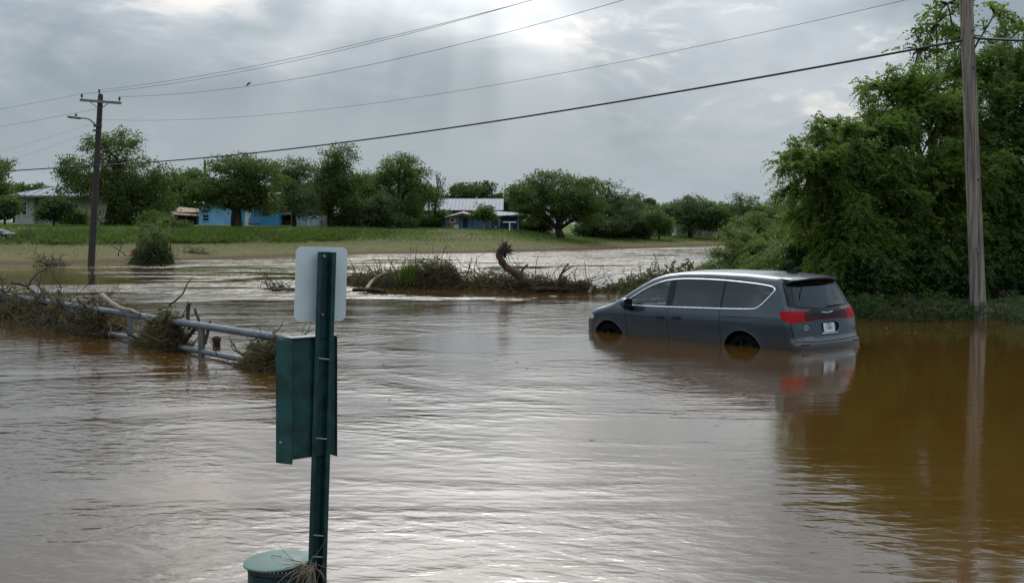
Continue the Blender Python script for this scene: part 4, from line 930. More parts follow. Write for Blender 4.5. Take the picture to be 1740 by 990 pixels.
# brushy snag at the left bank with a red float
b = G(258, 449); 
e = debris('bank_snag', 'dark vine covered stump at the left waterline', [G(235, 447), G(250, 449), G(268, 449), G(282, 448)], [1.2, 1.9, 2.3, 1.4], [.55, .65, .6, .5], 220, 4200, 1500, 110, leaf='leaf_b', leaf_l=.16, green=2200, up_twigs=10, tw_r=.018, group=None, cat='stump')
big_tree('shrub', 'pale green shrub growing out of the vine covered stump', b.x + .2, b.y + .3, [(262, 390, b.y, 24, 16), (252, 402, b.y, 24, 14)], 130, .5, .03, leaf='leaf_willow', seed=111, leaf_l=.14, leaf_w=.3, per=12, cat='shrub', stems=2)
M['red_plastic'] = mat('red_plastic', (.45, .03, .02), .5, var=.2)
c = W(226, 429, 57.5); o = MB().lathe([(.02, -.14), (.09, -.12), (.10, 0), (.09, .12), (.02, .15)], (0, 0, 0), n=10).box((.1, 0, .12), (.26, .05, .14)).build('red_can', M['red_plastic'], None, loc=(c.x, c.y, c.z)); tag(o, 'red plastic can caught left of the vine covered stump', 'can')
# weeds standing in the shallows at the left
for i, (px, py, hpx, lab) in enumerate([(88, 452, 22, 'thin dead weeds in the shallows left of the dark pole'), (35, 430, 14, 'brown weed tuft on the far left grass'), (330, 420, 10, 'dry weed tuft on the bank below the blue house')]):
    g = G(px, py); g.y = min(g.y, 66); g.x = (px - XC) * g.y / F
    q = debris('weed_tuft', lab, [Vector((g.x - .5, g.y, 0)), Vector((g.x + .5, g.y, 0))], hpx * g.y / F, .5, 60, 200, 250, 120 + i, up_twigs=8, tw_r=.012, group='weed tufts on the left bank', cat='weeds')
    q.location.z = max(0, gz(g.x, g.y))

# bits of leaf and straw adrift on the surface
rs = np.random.default_rng(77); pts = []
for (px, py, sx, sy, n) in [(120, 575, 90, .8, 70), (300, 612, 70, .7, 50), (690, 500, 90, 1.2, 60), (900, 503, 110, 1.2, 70), (430, 650, 60, .6, 30), (1480, 560, 160, 1.0, 60), (700, 620, 240, 3.0, 40)]:
    g = G(px, py); pts.append(np.stack([g.x + rs.normal(0, sx * g.y / F, n), g.y + rs.normal(0, sy, n), np.full(n, .006)], -1))
pts = np.concatenate(pts); pts = pts[ground_z(pts[:, 0], pts[:, 1]) < -.05]; n = len(pts); a = rs.random(n) * 6.28; ln = rs.uniform(.03, .16, n); dd = np.stack([np.cos(a), np.sin(a), np.zeros(n)], -1); sd_ = np.stack([-np.sin(a), np.cos(a), np.zeros(n)], -1); wd_ = (ln * rs.uniform(.12, .5, n))[:, None]; l2 = ln[:, None] / 2
tag(np_mesh('floating_litter', np.stack([pts - dd * l2, pts + sd_ * wd_ / 2, pts + dd * l2, pts - sd_ * wd_ / 2], 1).reshape(-1, 3), 4, M['leaf_dead']), 'dead leaves and straw adrift on the flood water', 'litter', kind='stuff')
# ------------------------------------------------------------------ pet waste station in the foreground (its back towards us)
M['green_paint'] = mat('green_paint', (.0035, .038, .041), .45, var=.4, vscale=14, bump=.0006, bscale=120)
M['green_lit'] = mat('green_paint_lit', (.008, .054, .055), .48, var=.35, vscale=12, bump=.0006, bscale=120)  # lighter copy of the same green, light on the box painted in
M['lid_green'] = mat('lid_faded_green', (.060, .118, .102), .6, var=.3, vscale=9, bump=.0008, bscale=40)
M['sign_back'] = mat('aluminium_back', (.60, .66, .71), .5, .15, var=.07, vscale=3.0)
M['zip'] = mat('bright_bolt', (.42, .45, .46), .4, .6)
SY = 5.3
foot = Vector((W(539, 990, SY).x - .015, SY, gz(W(539, 990, SY).x, SY)))
st = empty('waste_station_post', foot, 0, 'dark green channel post with white sign and green box', 'sign post')
topw = W(554, 428, SY); ax = (topw - foot); Lz = ax.length; axn = ax.normalized()
ra_ = R(-30)
xw = Vector((math.cos(ra_), math.sin(ra_), 0)).normalized()           # along the sign's width: left end nearer is reversed below
xw = Vector((math.cos(R(30)), math.sin(R(30)), 0)); xw = (xw - axn * xw.dot(axn)).normalized()
nb = xw.cross(axn).normalized()                                        # points back towards us
if nb.y > 0: nb = -nb
# U channel: web away from us, two flanges and lips
prof = [(-.046, .012), (-.046, .016), (-.026, .016), (-.021, -.028), (.021, -.028), (.026, .016), (.046, .016), (.046, .012), (.030, .012), (.0245, -.032), (-.0245, -.032), (-.030, .012)]
vs = []; fs = []; N = len(prof)
for z in (-.4, Lz):
    for u, v in prof: vs.append(axn * z + xw * u + nb * v)
fs = [(i, (i + 1) % N, N + (i + 1) % N, N + i) for i in range(N)] + [(0, 1, 2, 11), (2, 3, 10, 11), (3, 4, 9, 10), (4, 5, 8, 9), (5, 6, 7, 8)] + [tuple(N + i for i in f) for f in [(0, 1, 2, 11), (2, 3, 10, 11), (3, 4, 9, 10), (4, 5, 8, 9), (5, 6, 7, 8)]]
MB().add(vs, fs).build('channel_post', M['green_paint'], st)
def zfor(py): return (H - (py - YH) * SY / F - foot.z) / axn.z
hb = MB()
for py in range(436, 985, 13):
    pass
# bolts and ties across the channel
for py, wdt in ((436, .02), (535, .014), (609, .05), (744, .05), (908, .045), (944, .045)):
    c = axn * zfor(py)
    if wdt > .03: MB().beam(c - xw * wdt * .6 + nb * .013 + axn * .006, c + xw * wdt * .5 + nb * .018 - axn * .002, .005, .005).build('tie', M['zip'], st)
    else: MB().lathe([(.007, 0), (.007, .006), (.004, .010)], (0, 0, 0), n=8).build('bolt', M['zip'], st).matrix_local = Matrix.Translation(c - nb * .026) @ nb.to_track_quat('Z', 'Y').to_matrix().to_4x4()
# sign: rounded aluminium plate
def rrect(w_, h_, r, n=6):
    out = []
    for cx, cy, a0 in ((w_ / 2 - r, h_ / 2 - r, 0), (-w_ / 2 + r, h_ / 2 - r, 90), (-w_ / 2 + r, -h_ / 2 + r, 180), (w_ / 2 - r, -h_ / 2 + r, 270)):
        for k in range(n + 1):
            a = R(a0 + 90 * k / n); out.append((cx + r * math.cos(a), cy + r * math.sin(a)))
    return out
zs = (zfor(420) + zfor(547)) / 2
def sc(px): return (px - 543) * SY / F
poly = [axn * (zs + v) + xw * (u - .006) - nb * .036 for u, v in rrect(.258, zfor(420) - zfor(547), .03)]
sg = MB().prism(poly, (0, 0, 0), -nb * .003).build('sign_plate', M['sign_back'], st)
# dispenser box: open-backed tray with returned side and lid flashing, turned a little more than the sign
xb = Vector((math.cos(R(40)), math.sin(R(40)), 0)); zb_ = Vector((0, 0, 1)); yb = Vector((-math.sin(R(40)), math.cos(R(40)), 0))   # yb: away from us
zt0 = H - (573 - YH) * SY / F - foot.z; zb0 = H - (774 - YH) * SY / F - foot.z
cpos = axn * zfor(675); bc = cpos + yb * .05 - xb * .05 + Vector((.036, -.02, 0))
wB, dB, hB = .235, .085, zt0 - zb0; zc = (zt0 + zb0) / 2; bc = Vector((bc.x, bc.y, 0))
Rm = Matrix((xb, yb, zb_)).transposed()
def bb(name, cx, cy, cz, sx, sy, sz, m, bev=.002):
    return MB().box(bc + xb * cx + yb * cy + Vector((0, 0, cz)), (sx, sy, sz), Rm).build(name, M[m], st, bevel=bev)
bb('box_back', 0, 0, zc, wB, .004, hB, 'green_paint', 0)
for s in (-1, 1): bb('box_side', s * (wB / 2 + .0025), dB / 2 - .012, zc - .008, .004, dB, hB + .012, 'green_lit', .0015)
bb('box_front', 0, dB - .008, zc, wB - .01, .004, hB, 'green_lit', 0)
bb('box_lid', 0, dB / 2 - .010, zt0 + .004, wB + .016, dB + .014, .006, 'green_paint', .0015)
bb('box_floor', 0, dB / 2 - .004, zb0 + .02, wB - .008, dB - .012, .004, 'green_paint', 0)
# returned left flange, the light on it painted in with the lighter green
fl = MB(); a0 = bc - xb * (wB / 2 + .005); q = [a0 - yb * .012 + Vector((0, 0, zb0 - .02)), a0 - yb * .012 + Vector((0, 0, zt0)), a0 - xb * .055 + yb * .040 + Vector((0, 0, zt0 + .0)), a0 - xb * .055 + yb * .040 + Vector((0, 0, zb0 - .012))]
fl.prism(q, (0, 0, 0), yb * .003 + xb * .002).build('box_flange', M['green_lit'], st)
MB().lathe([(.006, -.006), (.006, .0), (.003, .004)], a0 - xb * .040 + yb * .022 + Vector((0, 0, zb0 + .085)), axis='y', n=8).build('rivet', M['zip'], st)
# round waste can with slightly open lid
cc = W(478, 946, SY + .10); can = empty('waste_can', (cc.x, cc.y, gz(cc.x, cc.y)), 0, 'round green waste can with faded lid at the post foot', 'trash can')
zl = cc.z - gz(cc.x, cc.y)
rC = .163
MB().lathe([(rC * .96, -.05), (rC * .97, zl - .055), (rC * .955, zl - .055), (rC * .94, -.04)], n=48, cap=False).build('can_body', M['green_paint'], can, smooth='auto')
MB().lathe([(rC * .985, zl - .030), (rC * .985, zl - .050), (rC * .95, zl - .050), (rC * .95, zl - .030), (rC * .985, zl - .030)], n=48, cap=False).build('rim', M['steel_dark'], can, smooth='auto')
lid = MB().lathe([(.001, zl - .004), (rC * .93, zl - .006), (rC * .985, zl - .010), (rC * .99, zl - .016), (rC * .95, zl - .018)], n=48).build('lid', M['lid_green'], can, smooth='auto')
lid.rotation_euler = (R(1.5), R(-2.5), 0)
pf = MB()
for k in range(56):
    a = 2 * math.pi * k / 56; pf.box((math.cos(a) * rC * .99, math.sin(a) * rC * .99, zl - .026), (.005, .008, .006), Matrix.Rotation(a, 3, 'Z'))
tag(pf.build('perforated_rim', M['zip'], can), kind='stuff')
hd = MB().tube([(-.055, .04, zl - .002), (-.05, .02, zl + .003), (-.03, .005, zl + .004), (-.012, .008, zl + .003), (-.008, .02, zl - .002)], .0016, 6).build('lid_scratch_wire', M['steel_dark'], can)
# straw caught between can and post
rs = np.random.default_rng(31); mb = MB(); c0 = axn * zfor(956) + nb * .02 - xw * .03
for i in range(44):
    p = Vector(c0) + Vector((rs.normal(0, .02), rs.normal(0, .015), rs.normal(0, .012)))
    pts = squiggle(rs, p, (rs.normal(-.25, .5), rs.normal(-.3, .3), rs.normal(-1.1, .5)), rs.uniform(.07, .2), 5, .22)
    mb.tube(pts, [.0018, .0018, .0016, .0014, .0012, .0006], 4)
for i in range(9):
    p = Vector(c0) + Vector((-.02, -.03, .01)); mb.tube(squiggle(rs, p, (-1, -.5, rs.normal(-.1, .3)), rs.uniform(.08, .2), 5, .12), [.0022, .002, .002, .0016, .0012, .0006], 4)
mb.tube([axn * zfor(935) + xw * .03, axn * zfor(950) + xw * .042, axn * zfor(970) + xw * .05, axn * zfor(1000) + xw * .056], .0012, 4)
M['straw'] = mat('straw', (.22, .17, .11), .85, var=.5, vscale=40)
o = mb.build('straw_tuft', M['straw'], None, smooth=True); o.location = foot; tag(o, 'dry straw and grass snagged between can lid and post', 'straw')
# ------------------------------------------------------------------ the van
def curve(pts, sig=.04, n=1200):
    p = np.array(pts, float); xs = np.linspace(p[0, 0] - .6, p[-1, 0] + .6, n); ys = np.interp(xs, p[:, 0], p[:, 1])
    st = xs[1] - xs[0]; k = int(4 * sig / st) + 1; g = np.exp(-.5 * (np.arange(-k, k + 1) * st / sig) ** 2); g /= g.sum()
    ys = np.convolve(np.pad(ys, k, mode='edge'), g, 'valid')
    return lambda x: np.interp(x, xs, ys)
cT = curve([(-.5, 1.50), (0, 1.60), (.3, 1.645), (.6, 1.675), (1.2, 1.712), (2.0, 1.725), (2.6, 1.712), (3.0, 1.67), (3.3, 1.585), (3.6, 1.435), (3.9, 1.265), (4.15, 1.135), (4.35, 1.07), (4.65, 1.00), (4.9, .92), (5.08, .80), (5.2, .62), (5.3, .4)], .06)
cW = curve([(.1, .90), (.22, .925), (.5, .955), (.72, .978), (.84, .998), (.88, 1.0), (.98, .982), (1.08, .952), (1.4, .85), (1.7, .735), (1.9, .66)], .018)
cP = curve([(-.2, .95), (.3, .975), (.8, 1.0), (3.8, 1.0), (4.3, .985), (4.8, .935), (5.18, .87)], .15)
cR = curve([(.1, .14), (.28, .05), (.42, .0), (.56, .0), (.60, .03), (.66, .075), (.80, .09), (.95, .115), (1.06, .14), (1.2, .205), (1.4, .31), (1.6, .42), (1.8, .53)], .02)
cN = curve([(.1, 4.98), (.3, 5.12), (.5, 5.175), (.66, 5.17), (.8, 5.12), (1.0, 5.0), (1.3, 4.8)], .05)
def smax(a, b, k):
    h = np.maximum(k - np.abs(a - b), 0) / k
    return np.maximum(a, b) + h * h * k * .25
def Fv(x, y, z):
    ay = np.abs(y)
    side = ay - cW(z) * cP(x)
    for xw_ in (1.12, 4.21):                         # wheel arch flares
        rr = np.sqrt((x - xw_) ** 2 + (z - .35) ** 2); side = side - .016 * np.exp(-((rr - .41) / .045) ** 2)
    top = z - (cT(x) - .036 * (y / .7) ** 2)
    rear = cR(z) + .10 * y * y - x
    front = x - (cN(z) - .34 * y * y)
    f = smax(side, top, .11); f = smax(f, rear, .12)
    return smax(f, front, .22)
def bis(fn, lo, hi, n=42):
    lo = np.array(lo, float) + 0 * hi; hi = np.array(hi, float) + 0 * lo
    for _ in range(n):
        m_ = (lo + hi) / 2; v = fn(m_); lo = np.where(v < 0, m_, lo); hi = np.where(v < 0, hi, m_)
    return (lo + hi) / 2
def solve_y(x, z): return bis(lambda y: Fv(x, y, z), np.zeros_like(x), np.full_like(x, 1.3))
def solve_z(x, y): return bis(lambda z: Fv(x, y, z), np.full_like(x, .3), np.full_like(x, 2.0))
def solve_x(y, z): return bis(lambda q: Fv(2.0 - q, y, z), np.zeros_like(y), np.full_like(y, 2.5)) * -1 + 2.0
def solve_xf(y, z): return bis(lambda q: Fv(3.5 + q, y, z), np.zeros_like(y), np.full_like(y, 2.5)) + 3.5
def grad(P):
    e = 1e-4; g = np.stack([(Fv(P[:, 0] + e, P[:, 1], P[:, 2]) - Fv(P[:, 0] - e, P[:, 1], P[:, 2])), (Fv(P[:, 0], P[:, 1] + e, P[:, 2]) - Fv(P[:, 0], P[:, 1] - e, P[:, 2])), (Fv(P[:, 0], P[:, 1], P[:, 2] + e) - Fv(P[:, 0], P[:, 1], P[:, 2] - e))], -1)
    return unit(g)
def inpoly(P, poly):
    x, y = P[:, 0], P[:, 1]; n = len(poly); c = np.zeros(len(P), bool); j = n - 1
    for i in range(n):
        xi, yi = poly[i]; xj, yj = poly[j]
        if yi != yj: c ^= ((yi > y) != (yj > y)) & (x < (xj - xi) * (y - yi) / (yj - yi) + xi)
        j = i
    return c
def dens(poly, step=.03, closed=True):
    out = []; n = len(poly)
    for i in range(n if closed else n - 1):
        a = np.array(poly[i], float); b = np.array(poly[(i + 1) % n], float); k = max(1, int(np.linalg.norm(b - a) / step))
        out += [tuple(a + (b - a) * t / k) for t in range(k)]
    if not closed: out.append(tuple(poly[-1]))
    return out
def rounded(poly, it=2):
    for _ in range(it):
        q = []; n = len(poly)
        for i in range(n):
            a = np.array(poly[i]); b = np.array(poly[(i + 1) % n]); q += [tuple(a * .75 + b * .25), tuple(a * .25 + b * .75)]
        poly = q
    return poly
def inset(poly, dd):
    p = np.array(poly, float); a = np.roll(p, 1, 0); b = np.roll(p, -1, 0)
    area = .5 * np.sum(p[:, 0] * b[:, 1] - b[:, 0] * p[:, 1]); t = unit(b - a); nrm = np.stack([-t[:, 1], t[:, 0]], -1) * np.sign(area)
    return [tuple(q) for q in p + nrm * dd]
def clipx(poly, x0, keep_gt):
    out = []; n = len(poly)
    for i in range(n):
        a, b = poly[i], poly[(i + 1) % n]; ia = (a[0] > x0) == keep_gt; ib = (b[0] > x0) == keep_gt
        if ia: out.append(a)
        if ia != ib:
            t = (x0 - a[0]) / (b[0] - a[0]); out.append((x0, a[1] + (b[1] - a[1]) * t))
    return out
def cdt_sheet(outline, loops, lines, step):
    vs = []; es = []
    def addl(pts, closed):
        b = len(vs); vs.extend(pts); n = len(pts)
        es.extend((b + i, b + (i + 1) % n) for i in range(n if closed else n - 1))
    addl(outline, True)
    for l in loops: addl(l, True)
    for l in lines: addl(l, False)
    base = np.array(vs); ol = np.array(outline); lo, hi = ol.min(0), ol.max(0)
    g = np.stack(np.meshgrid(np.arange(lo[0], hi[0], step), np.arange(lo[1], hi[1], step)), -1).reshape(-1, 2)
    g = g[inpoly(g, outline)]
    d2 = np.full(len(g), 9.)
    for i in range(0, len(base), 400): d2 = np.minimum(d2, ((g[:, None] - base[None, i:i + 400]) ** 2).sum(-1).min(1))
    g = g[d2 > (step * .45) ** 2]
    av = [Vector(q) for q in base] + [Vector(q) for q in g]
    r = delaunay_2d_cdt(av, es, [], 0, 1e-5)
    P = np.array([list(q) for q in r[0]]); T_ = np.array([list(f) for f in r[2] if len(f) == 3])
    cen = P[T_].mean(1); T_ = T_[inpoly(cen, outline)]
    return P, T_, P[T_].mean(1)
OX = 2.6
def panel(name, P3, N3, tris, m, parent, off=0.0, mirror=False, thick=0):
    used, inv = np.unique(tris, return_inverse=True); t_ = inv.reshape(-1, 3)
    p = P3[used] - N3[used] * off; n = N3[used].copy(); p = p.copy(); p[:, 0] -= OX
    a = p[t_[:, 0]]; fn = np.cross(p[t_[:, 1]] - a, p[t_[:, 2]] - a); flip = (fn * n[t_[:, 0]]).sum(1) < 0
    t_[flip] = t_[flip][:, ::-1]
    if mirror: p[:, 1] *= -1; n[:, 1] *= -1; t_ = t_[:, ::-1]
    me = bpy.data.meshes.new(name); me.from_pydata(p.tolist(), [], t_.tolist())
    me.polygons.foreach_set('use_smooth', [True] * len(me.polygons)); me.normals_split_custom_set_from_vertices(n.tolist())
    return mesh_obj(name, me, M[m], parent)
# paint and glass
pm = bpy.data.materials.new('car_paint_grey'); pm.use_nodes = True
t = NT(pm.node_tree); p = pm.node_tree.nodes['Principled BSDF']; co = t.new('ShaderNodeTexCoord').outputs['Object']
fl_ = t.noise(co, 900, 1, .5); mud = t.noise(t.scale(co, (1, 1, 2.2)), 2.6, 7, .65, .4); zz_ = t.sep(co)[2]
t.put(p.inputs['Base Color'], t.mix(t.m('MULTIPLY', t.ramp(t.m('SUBTRACT', zz_, t.m('MULTIPLY', mud, .35)), .36, .56, 1, 0), .5), t.mix(fl_, (.024, .035, .046), (.040, .054, .069)), (.070, .052, .034)))
t.put(p.inputs['Roughness'], t.ramp(mud, .35, .75, .30, .42)); p.inputs['Metallic'].default_value = .15
p.inputs['Coat Weight'].default_value = .85; p.inputs['Specular IOR Level'].default_value = .15; t.put(p.inputs['Coat Roughness'], t.ramp(mud, .3, .8, .03, .12))
M['paint'] = pm
def glass(name, tint, refl_rough=.015):
    m = bpy.data.materials.new(name); m.use_nodes = True; t = NT(m.node_tree); t.n.remove(m.node_tree.nodes['Principled BSDF'])
    tr = t.new('ShaderNodeBsdfTransparent'); tr.inputs[0].default_value = (*tint, 1)
    gl = t.new('ShaderNodeBsdfGlossy'); gl.inputs['Roughness'].default_value = refl_rough
    fr = t.new('ShaderNodeFresnel'); fr.inputs[0].default_value = 1.7
    mx = t.new('ShaderNodeMixShader'); t.l.new(fr.outputs[0], mx.inputs[0]); t.l.new(tr.outputs[0], mx.inputs[1]); t.l.new(gl.outputs[0], mx.inputs[2])
    t.l.new(mx.outputs[0], m.node_tree.nodes['Material Output'].inputs[0]); return m
M['glass_front'] = glass('glass_front', (.78, .90, .88)); M['glass_tint'] = glass('glass_privacy', (.05, .06, .068)); M['glass_rear'] = glass('glass_rear', (.03, .035, .04))
M['black_gloss'] = mat('black_gloss', (.006, .006, .007), .15, spec=.25); M['black_trim'] = mat('black_trim', (.004, .004, .0045), .6, spec=.12); M['rubber'] = mat('rubber', (.006, .006, .006), .85, spec=.08, bump=.002, bscale=40)
M['chrome'] = mat('chrome', (.82, .84, .87), .12, 1.0); M['alloy'] = mat('alloy', (.010, .010, .011), .6, .2, spec=.2)
M['tail_red'] = mat('tail_lens_red', (.36, .0015, .006), .2, coat=.0, spec=.14); M['tail_dark'] = mat('tail_lens_dark', (.11, .002, .006), .2, spec=.14); M['amber'] = mat('amber_reflector', (.55, .10, .02), .25, coat=.6)
M['seat'] = mat('seat_cloth', (.03, .03, .033), .8); M['dash'] = mat('dash', (.05, .05, .052), .6); M['plate'] = mat('plate_white', (.62, .66, .70), .45); M['plate_ink'] = mat('plate_ink', (.04, .05, .08), .5); M['head'] = mat('lamp_lens', (.55, .58, .6), .08, coat=1.0)
van = empty('minivan', (3.64, 20.53, -.50), 0, 'dark grey minivan stranded in brown flood water up to its wheels', 'van')
van.rotation_euler = (0, .0095, R(130.15)); van.scale = (1.018, 1.018, 1.0)
# ---- outlines shared between the sheets
zbot = .24
def zt_of(x):
    z = cT(x) - .085
    for _ in range(3): ye = cW(z) * cP(x) - .03; z = cT(x) - .036 * (ye / .7) ** 2 - .0275
    return z
def xr_of(z): ye = cW(z) * cP(.2) - .03; return cR(z) + .10 * ye ** 2 + .03
def xf_of(z): ye = cW(z) * cP(4.8) - .055; return cN(z) - .34 * ye ** 2 - .055
xs = np.arange(.2, 5.1, .03); zs_ = zt_of(xs); ok = (xs > xr_of(zs_)) & (xs < xf_of(zs_) ); xs, zs_ = xs[ok], zs_[ok]
zr = np.linspace(zbot, zs_[0], 46)[:-1]; rear_pts = [(float(xr_of(z)), float(z)) for z in zr]
# rear curve must reach the first roof point exactly
x_end = xr_of(zs_[0]); rear_pts = [(x + (xs[0] - x_end) * (i / len(zr)) ** 6, z) for i, (x, z) in enumerate(rear_pts)]
zf_ = np.linspace(zs_[-1], zbot, 26)[1:]; x_end = xf_of(zs_[-1])
front_pts = [(float(xf_of(z)) + (xs[-1] - x_end) * (1 - i / len(zf_)) ** 6, float(z)) for i, z in enumerate(zf_)]
top_pts = list(zip(xs.tolist(), zs_.tolist()))
outl = rear_pts + top_pts + front_pts
bl = dens([outl[-1], outl[0]], .05, closed=False)[1:-1]; outl_c = outl + bl
arch = {}
loops = []
for nm, xc in (('rear', 1.12), ('front', 4.21)):
    a = np.linspace(R(-14), R(194), 60); lp_ = [(xc + .405 * math.cos(q), .35 + .405 * math.sin(q)) for q in a]; lp_ = [q for q in lp_ if q[1] > zbot + .003]; arch[nm] = (xc, .35); loops.append(lp_)
dlo = rounded([(3.86, 1.045), (3.4, 1.050), (2.7, 1.062), (1.6, 1.088), (.93, 1.108), (.80, 1.14), (.575, 1.39), (.545, 1.455), (.64, 1.498), (1.0, 1.532), (1.6, 1.565), (2.3, 1.572), (2.75, 1.550), (3.05, 1.492), (3.35, 1.372), (3.65, 1.20)], 3)
pane_all = inset(dlo, .020)
pane_f = dens(clipx(pane_all, 2.81, True), .04); pane_m = dens(clipx(clipx(pane_all, 2.66, False), 1.61, True), .04); pane_r = dens(clipx(pane_all, 1.57, False), .04)
dlo_d = dens(dlo, .03)
def strip(pl, wd=.0045):
    p = np.array(pl); t_ = unit(np.gradient(p, axis=0)); n_ = np.stack([-t_[:, 1], t_[:, 0]], -1)
    return [tuple(q) for q in p + n_ * wd] + [tuple(q) for q in (p - n_ * wd)[::-1]]
def dl(pts, st=.03): return dens(pts, st, closed=False)
seams = [dl([(3.745, zbot + .01), (3.74, .7), (3.765, .95), (3.80, 1.02)]), dl([(2.735, zbot + .01), (2.735, 1.045)]), dl([(1.575, zbot + .25), (1.575, .70), (1.585, 1.072)]), dl([(1.59, 1.565), (1.60, float(zt_of(1.6)) - .008)]), dl([(1.54, .955), (.72, .985)]), dl([(3.74, .34), (1.62, .34)])]
seam_loops = [strip(s) for s in seams]
lampside = [(xr_of(1.10) - .05, 1.112), (.38, 1.10), (.40, 1.08), (.37, 1.02), (.31, .955), (xr_of(.93) - .05, .915)]
P, T_, cen = cdt_sheet(outl_c, loops + [dlo_d, pane_f, pane_m, pane_r] + seam_loops + [dens(lampside, .03)], [], .055)
y_ = solve_y(P[:, 0], P[:, 1]); P3 = np.stack([P[:, 0], y_, P[:, 1]], -1); N3 = grad(P3)
lab = np.full(len(T_), 'body', dtype=object)
lab[(cen[:, 0] > 2.735) & (cen[:, 0] < 3.80) & inpoly(cen, [(2.735, 0), (3.745, 0), (3.74, .7), (3.765, .95), (3.80, 1.02), (3.80, 1.06), (2.735, 1.06)])] = 'front_door'
lab[inpoly(cen, [(1.575, 0), (2.735, 0), (2.735, 1.075), (1.585, 1.10)])] = 'sliding_door'
lab[inpoly(cen, dlo_d)] = 'pillar'
for pl, nm in ((pane_f, 'pf'), (pane_m, 'pm'), (pane_r, 'pr')): lab[inpoly(cen, pl)] = nm
lab[inpoly(cen, lampside)] = 'lampside'
for s in seam_loops: lab[inpoly(cen, s)] = 'seam'
for nm, (ax_, az) in arch.items(): lab[((cen[:, 0] - ax_) ** 2 + (cen[:, 1] - az) ** 2) < .4045 ** 2] = 'hole'
def sub(k): return T_[lab == k]
for mir in (False, True):
    panel('body_side', P3, N3, sub('body'), 'paint', van, mirror=mir)
    dr = panel('front_door', P3, N3, sub('front_door'), 'paint', van, mirror=mir); sdr = panel('sliding_door', P3, N3, sub('sliding_door'), 'paint', van, mirror=mir)
    panel('panel_gap', P3, N3, sub('seam'), 'black_trim', van, .009, mirror=mir)
    panel('window_pillar', P3, N3, sub('pillar'), 'black_gloss', van, .002, mirror=mir)
    for k_, nm, g_ in (('pf', 'front_window', 'glass_front'), ('pm', 'door_window', 'glass_tint'), ('pr', 'quarter_window', 'glass_tint')): panel(nm, P3, N3, sub(k_), g_, van, .005, mirror=mir)
    panel('tail_light', P3, N3, sub('lampside'), 'tail_red', van, -.003, mirror=mir)
    sg_ = -1 if mir else 1
    dp = np.array(dlo_d); yy = solve_y(dp[:, 0], dp[:, 1]); ring = [Vector((a - OX, sg_ * (b + .002), c)) for (a, c), b in zip(dlo_d, yy)]
    ring2 = ring + [ring[0]]
    MB().tube(ring2, .016, 6).build('window_chrome', M['chrome'], van, smooth=True)
    for xh, zh, par in ((2.90, .875, dr), (2.52, .885, sdr)):
        yh_ = float(solve_y(np.array([xh]), np.array([zh]))[0])
        MB().box((xh - OX, sg_ * (yh_ + .004), zh), (.17, .016, .05)).build('handle_cup', M['black_trim'], par, bevel=.006)
        MB().box((xh - OX, sg_ * (yh_ + .028), zh + .004), (.20, .022, .028)).build('handle', M['paint'], par, bevel=.008)
    # wheel wells and wheels
    for xc in (1.12, 4.21):
        mb = MB(); a = np.linspace(0, 2 * math.pi, 33)[:-1]
        vs = [(xc - OX + .41 * math.cos(q), sg_ * .955, .35 + .41 * math.sin(q)) for q in a] + [(xc - OX + .41 * math.cos(q), sg_ * .60, .35 + .41 * math.sin(q)) for q in a]
        mb.add(vs, [(i, (i + 1) % 32, 32 + (i + 1) % 32, 32 + i) for i in range(32)] + [tuple(32 + i for i in range(32))]).build('wheel_well', M['black_trim'], van)
        wh = empty('wheel', (xc - OX, sg_ * .83, .35)); wh.parent = van
        MB().lathe([(.235, -.11), (.32, -.115), (.345, -.09), (.352, -.03), (.352, .03), (.345, .09), (.32, .115), (.235, .11)], axis='y', n=40, cap=False).build('tyre', M['rubber'], wh, smooth='auto')
        rim = MB().lathe([(.24, -.10), (.24, .10)], axis='y', n=32, cap=False).lathe([(.235, -.02), (.05, -.01)], axis='y', n=32).lathe([(.06, .05 * sg_), (.06, .085 * sg_), (.03, .095 * sg_)], axis='y', n=16)
        for k in range(5):
            q = 2 * math.pi * k / 5; rim.beam((.05 * math.cos(q), .08 * sg_, .05 * math.sin(q)), (.235 * math.cos(q), .075 * sg_, .235 * math.sin(q)), .05, .035)
        rim.build('rim', M['alloy'], wh)
        al = [Vector((xc - OX + .405 * math.cos(q), sg_ * (float(solve_y(np.array([xc + .405 * math.cos(q)]), np.array([.35 + .405 * math.sin(q)]))[0]) - .006), .35 + .405 * math.sin(q))) for q in np.linspace(R(-12), R(192), 30)]
        MB().tube(al, .011, 6).build('arch_lip', M['paint'], van, smooth=True)
    # door mirror
    mx_, mz = 3.60, 1.10; ym = float(solve_y(np.array([mx_]), np.array([1.02]))[0])
    hs = []
    for i, (dx_, sc_) in enumerate(((-.055, .90), (-.045, 1.0), (.03, .96), (.08, .72), (.105, .35))):
        hs.append([Vector((mx_ - OX + dx_, sg_ * (ym + .16 + .125 * sc_ * math.cos(q) * (1 if abs(math.cos(q)) < .7 else .96)), mz + .10 * sc_ * math.sin(q))) for q in np.linspace(0, 2 * math.pi, 19)[:-1]])
    mb = MB(); mb.add([v for r_ in hs for v in r_], [(i * 18 + k, i * 18 + (k + 1) % 18, (i + 1) * 18 + (k + 1) % 18, (i + 1) * 18 + k) for i in range(4) for k in range(18)] + [tuple(range(18)), tuple(72 + k for k in range(18))])
    mr = mb.build('mirror', M['paint'], van, smooth='auto')
    MB().box((mx_ - OX - .054, sg_ * (ym + .16), mz), (.006, .20, .15)).build('mirror_glass', M['black_gloss'], mr, bevel=.002)
    MB().beam((mx_ - OX + .02, sg_ * (ym - .03), 1.0), (mx_ - OX + .015, sg_ * (ym + .16), mz - .07), .11, .09).build('mirror_arm', M['black_trim'], mr, bevel=.01)
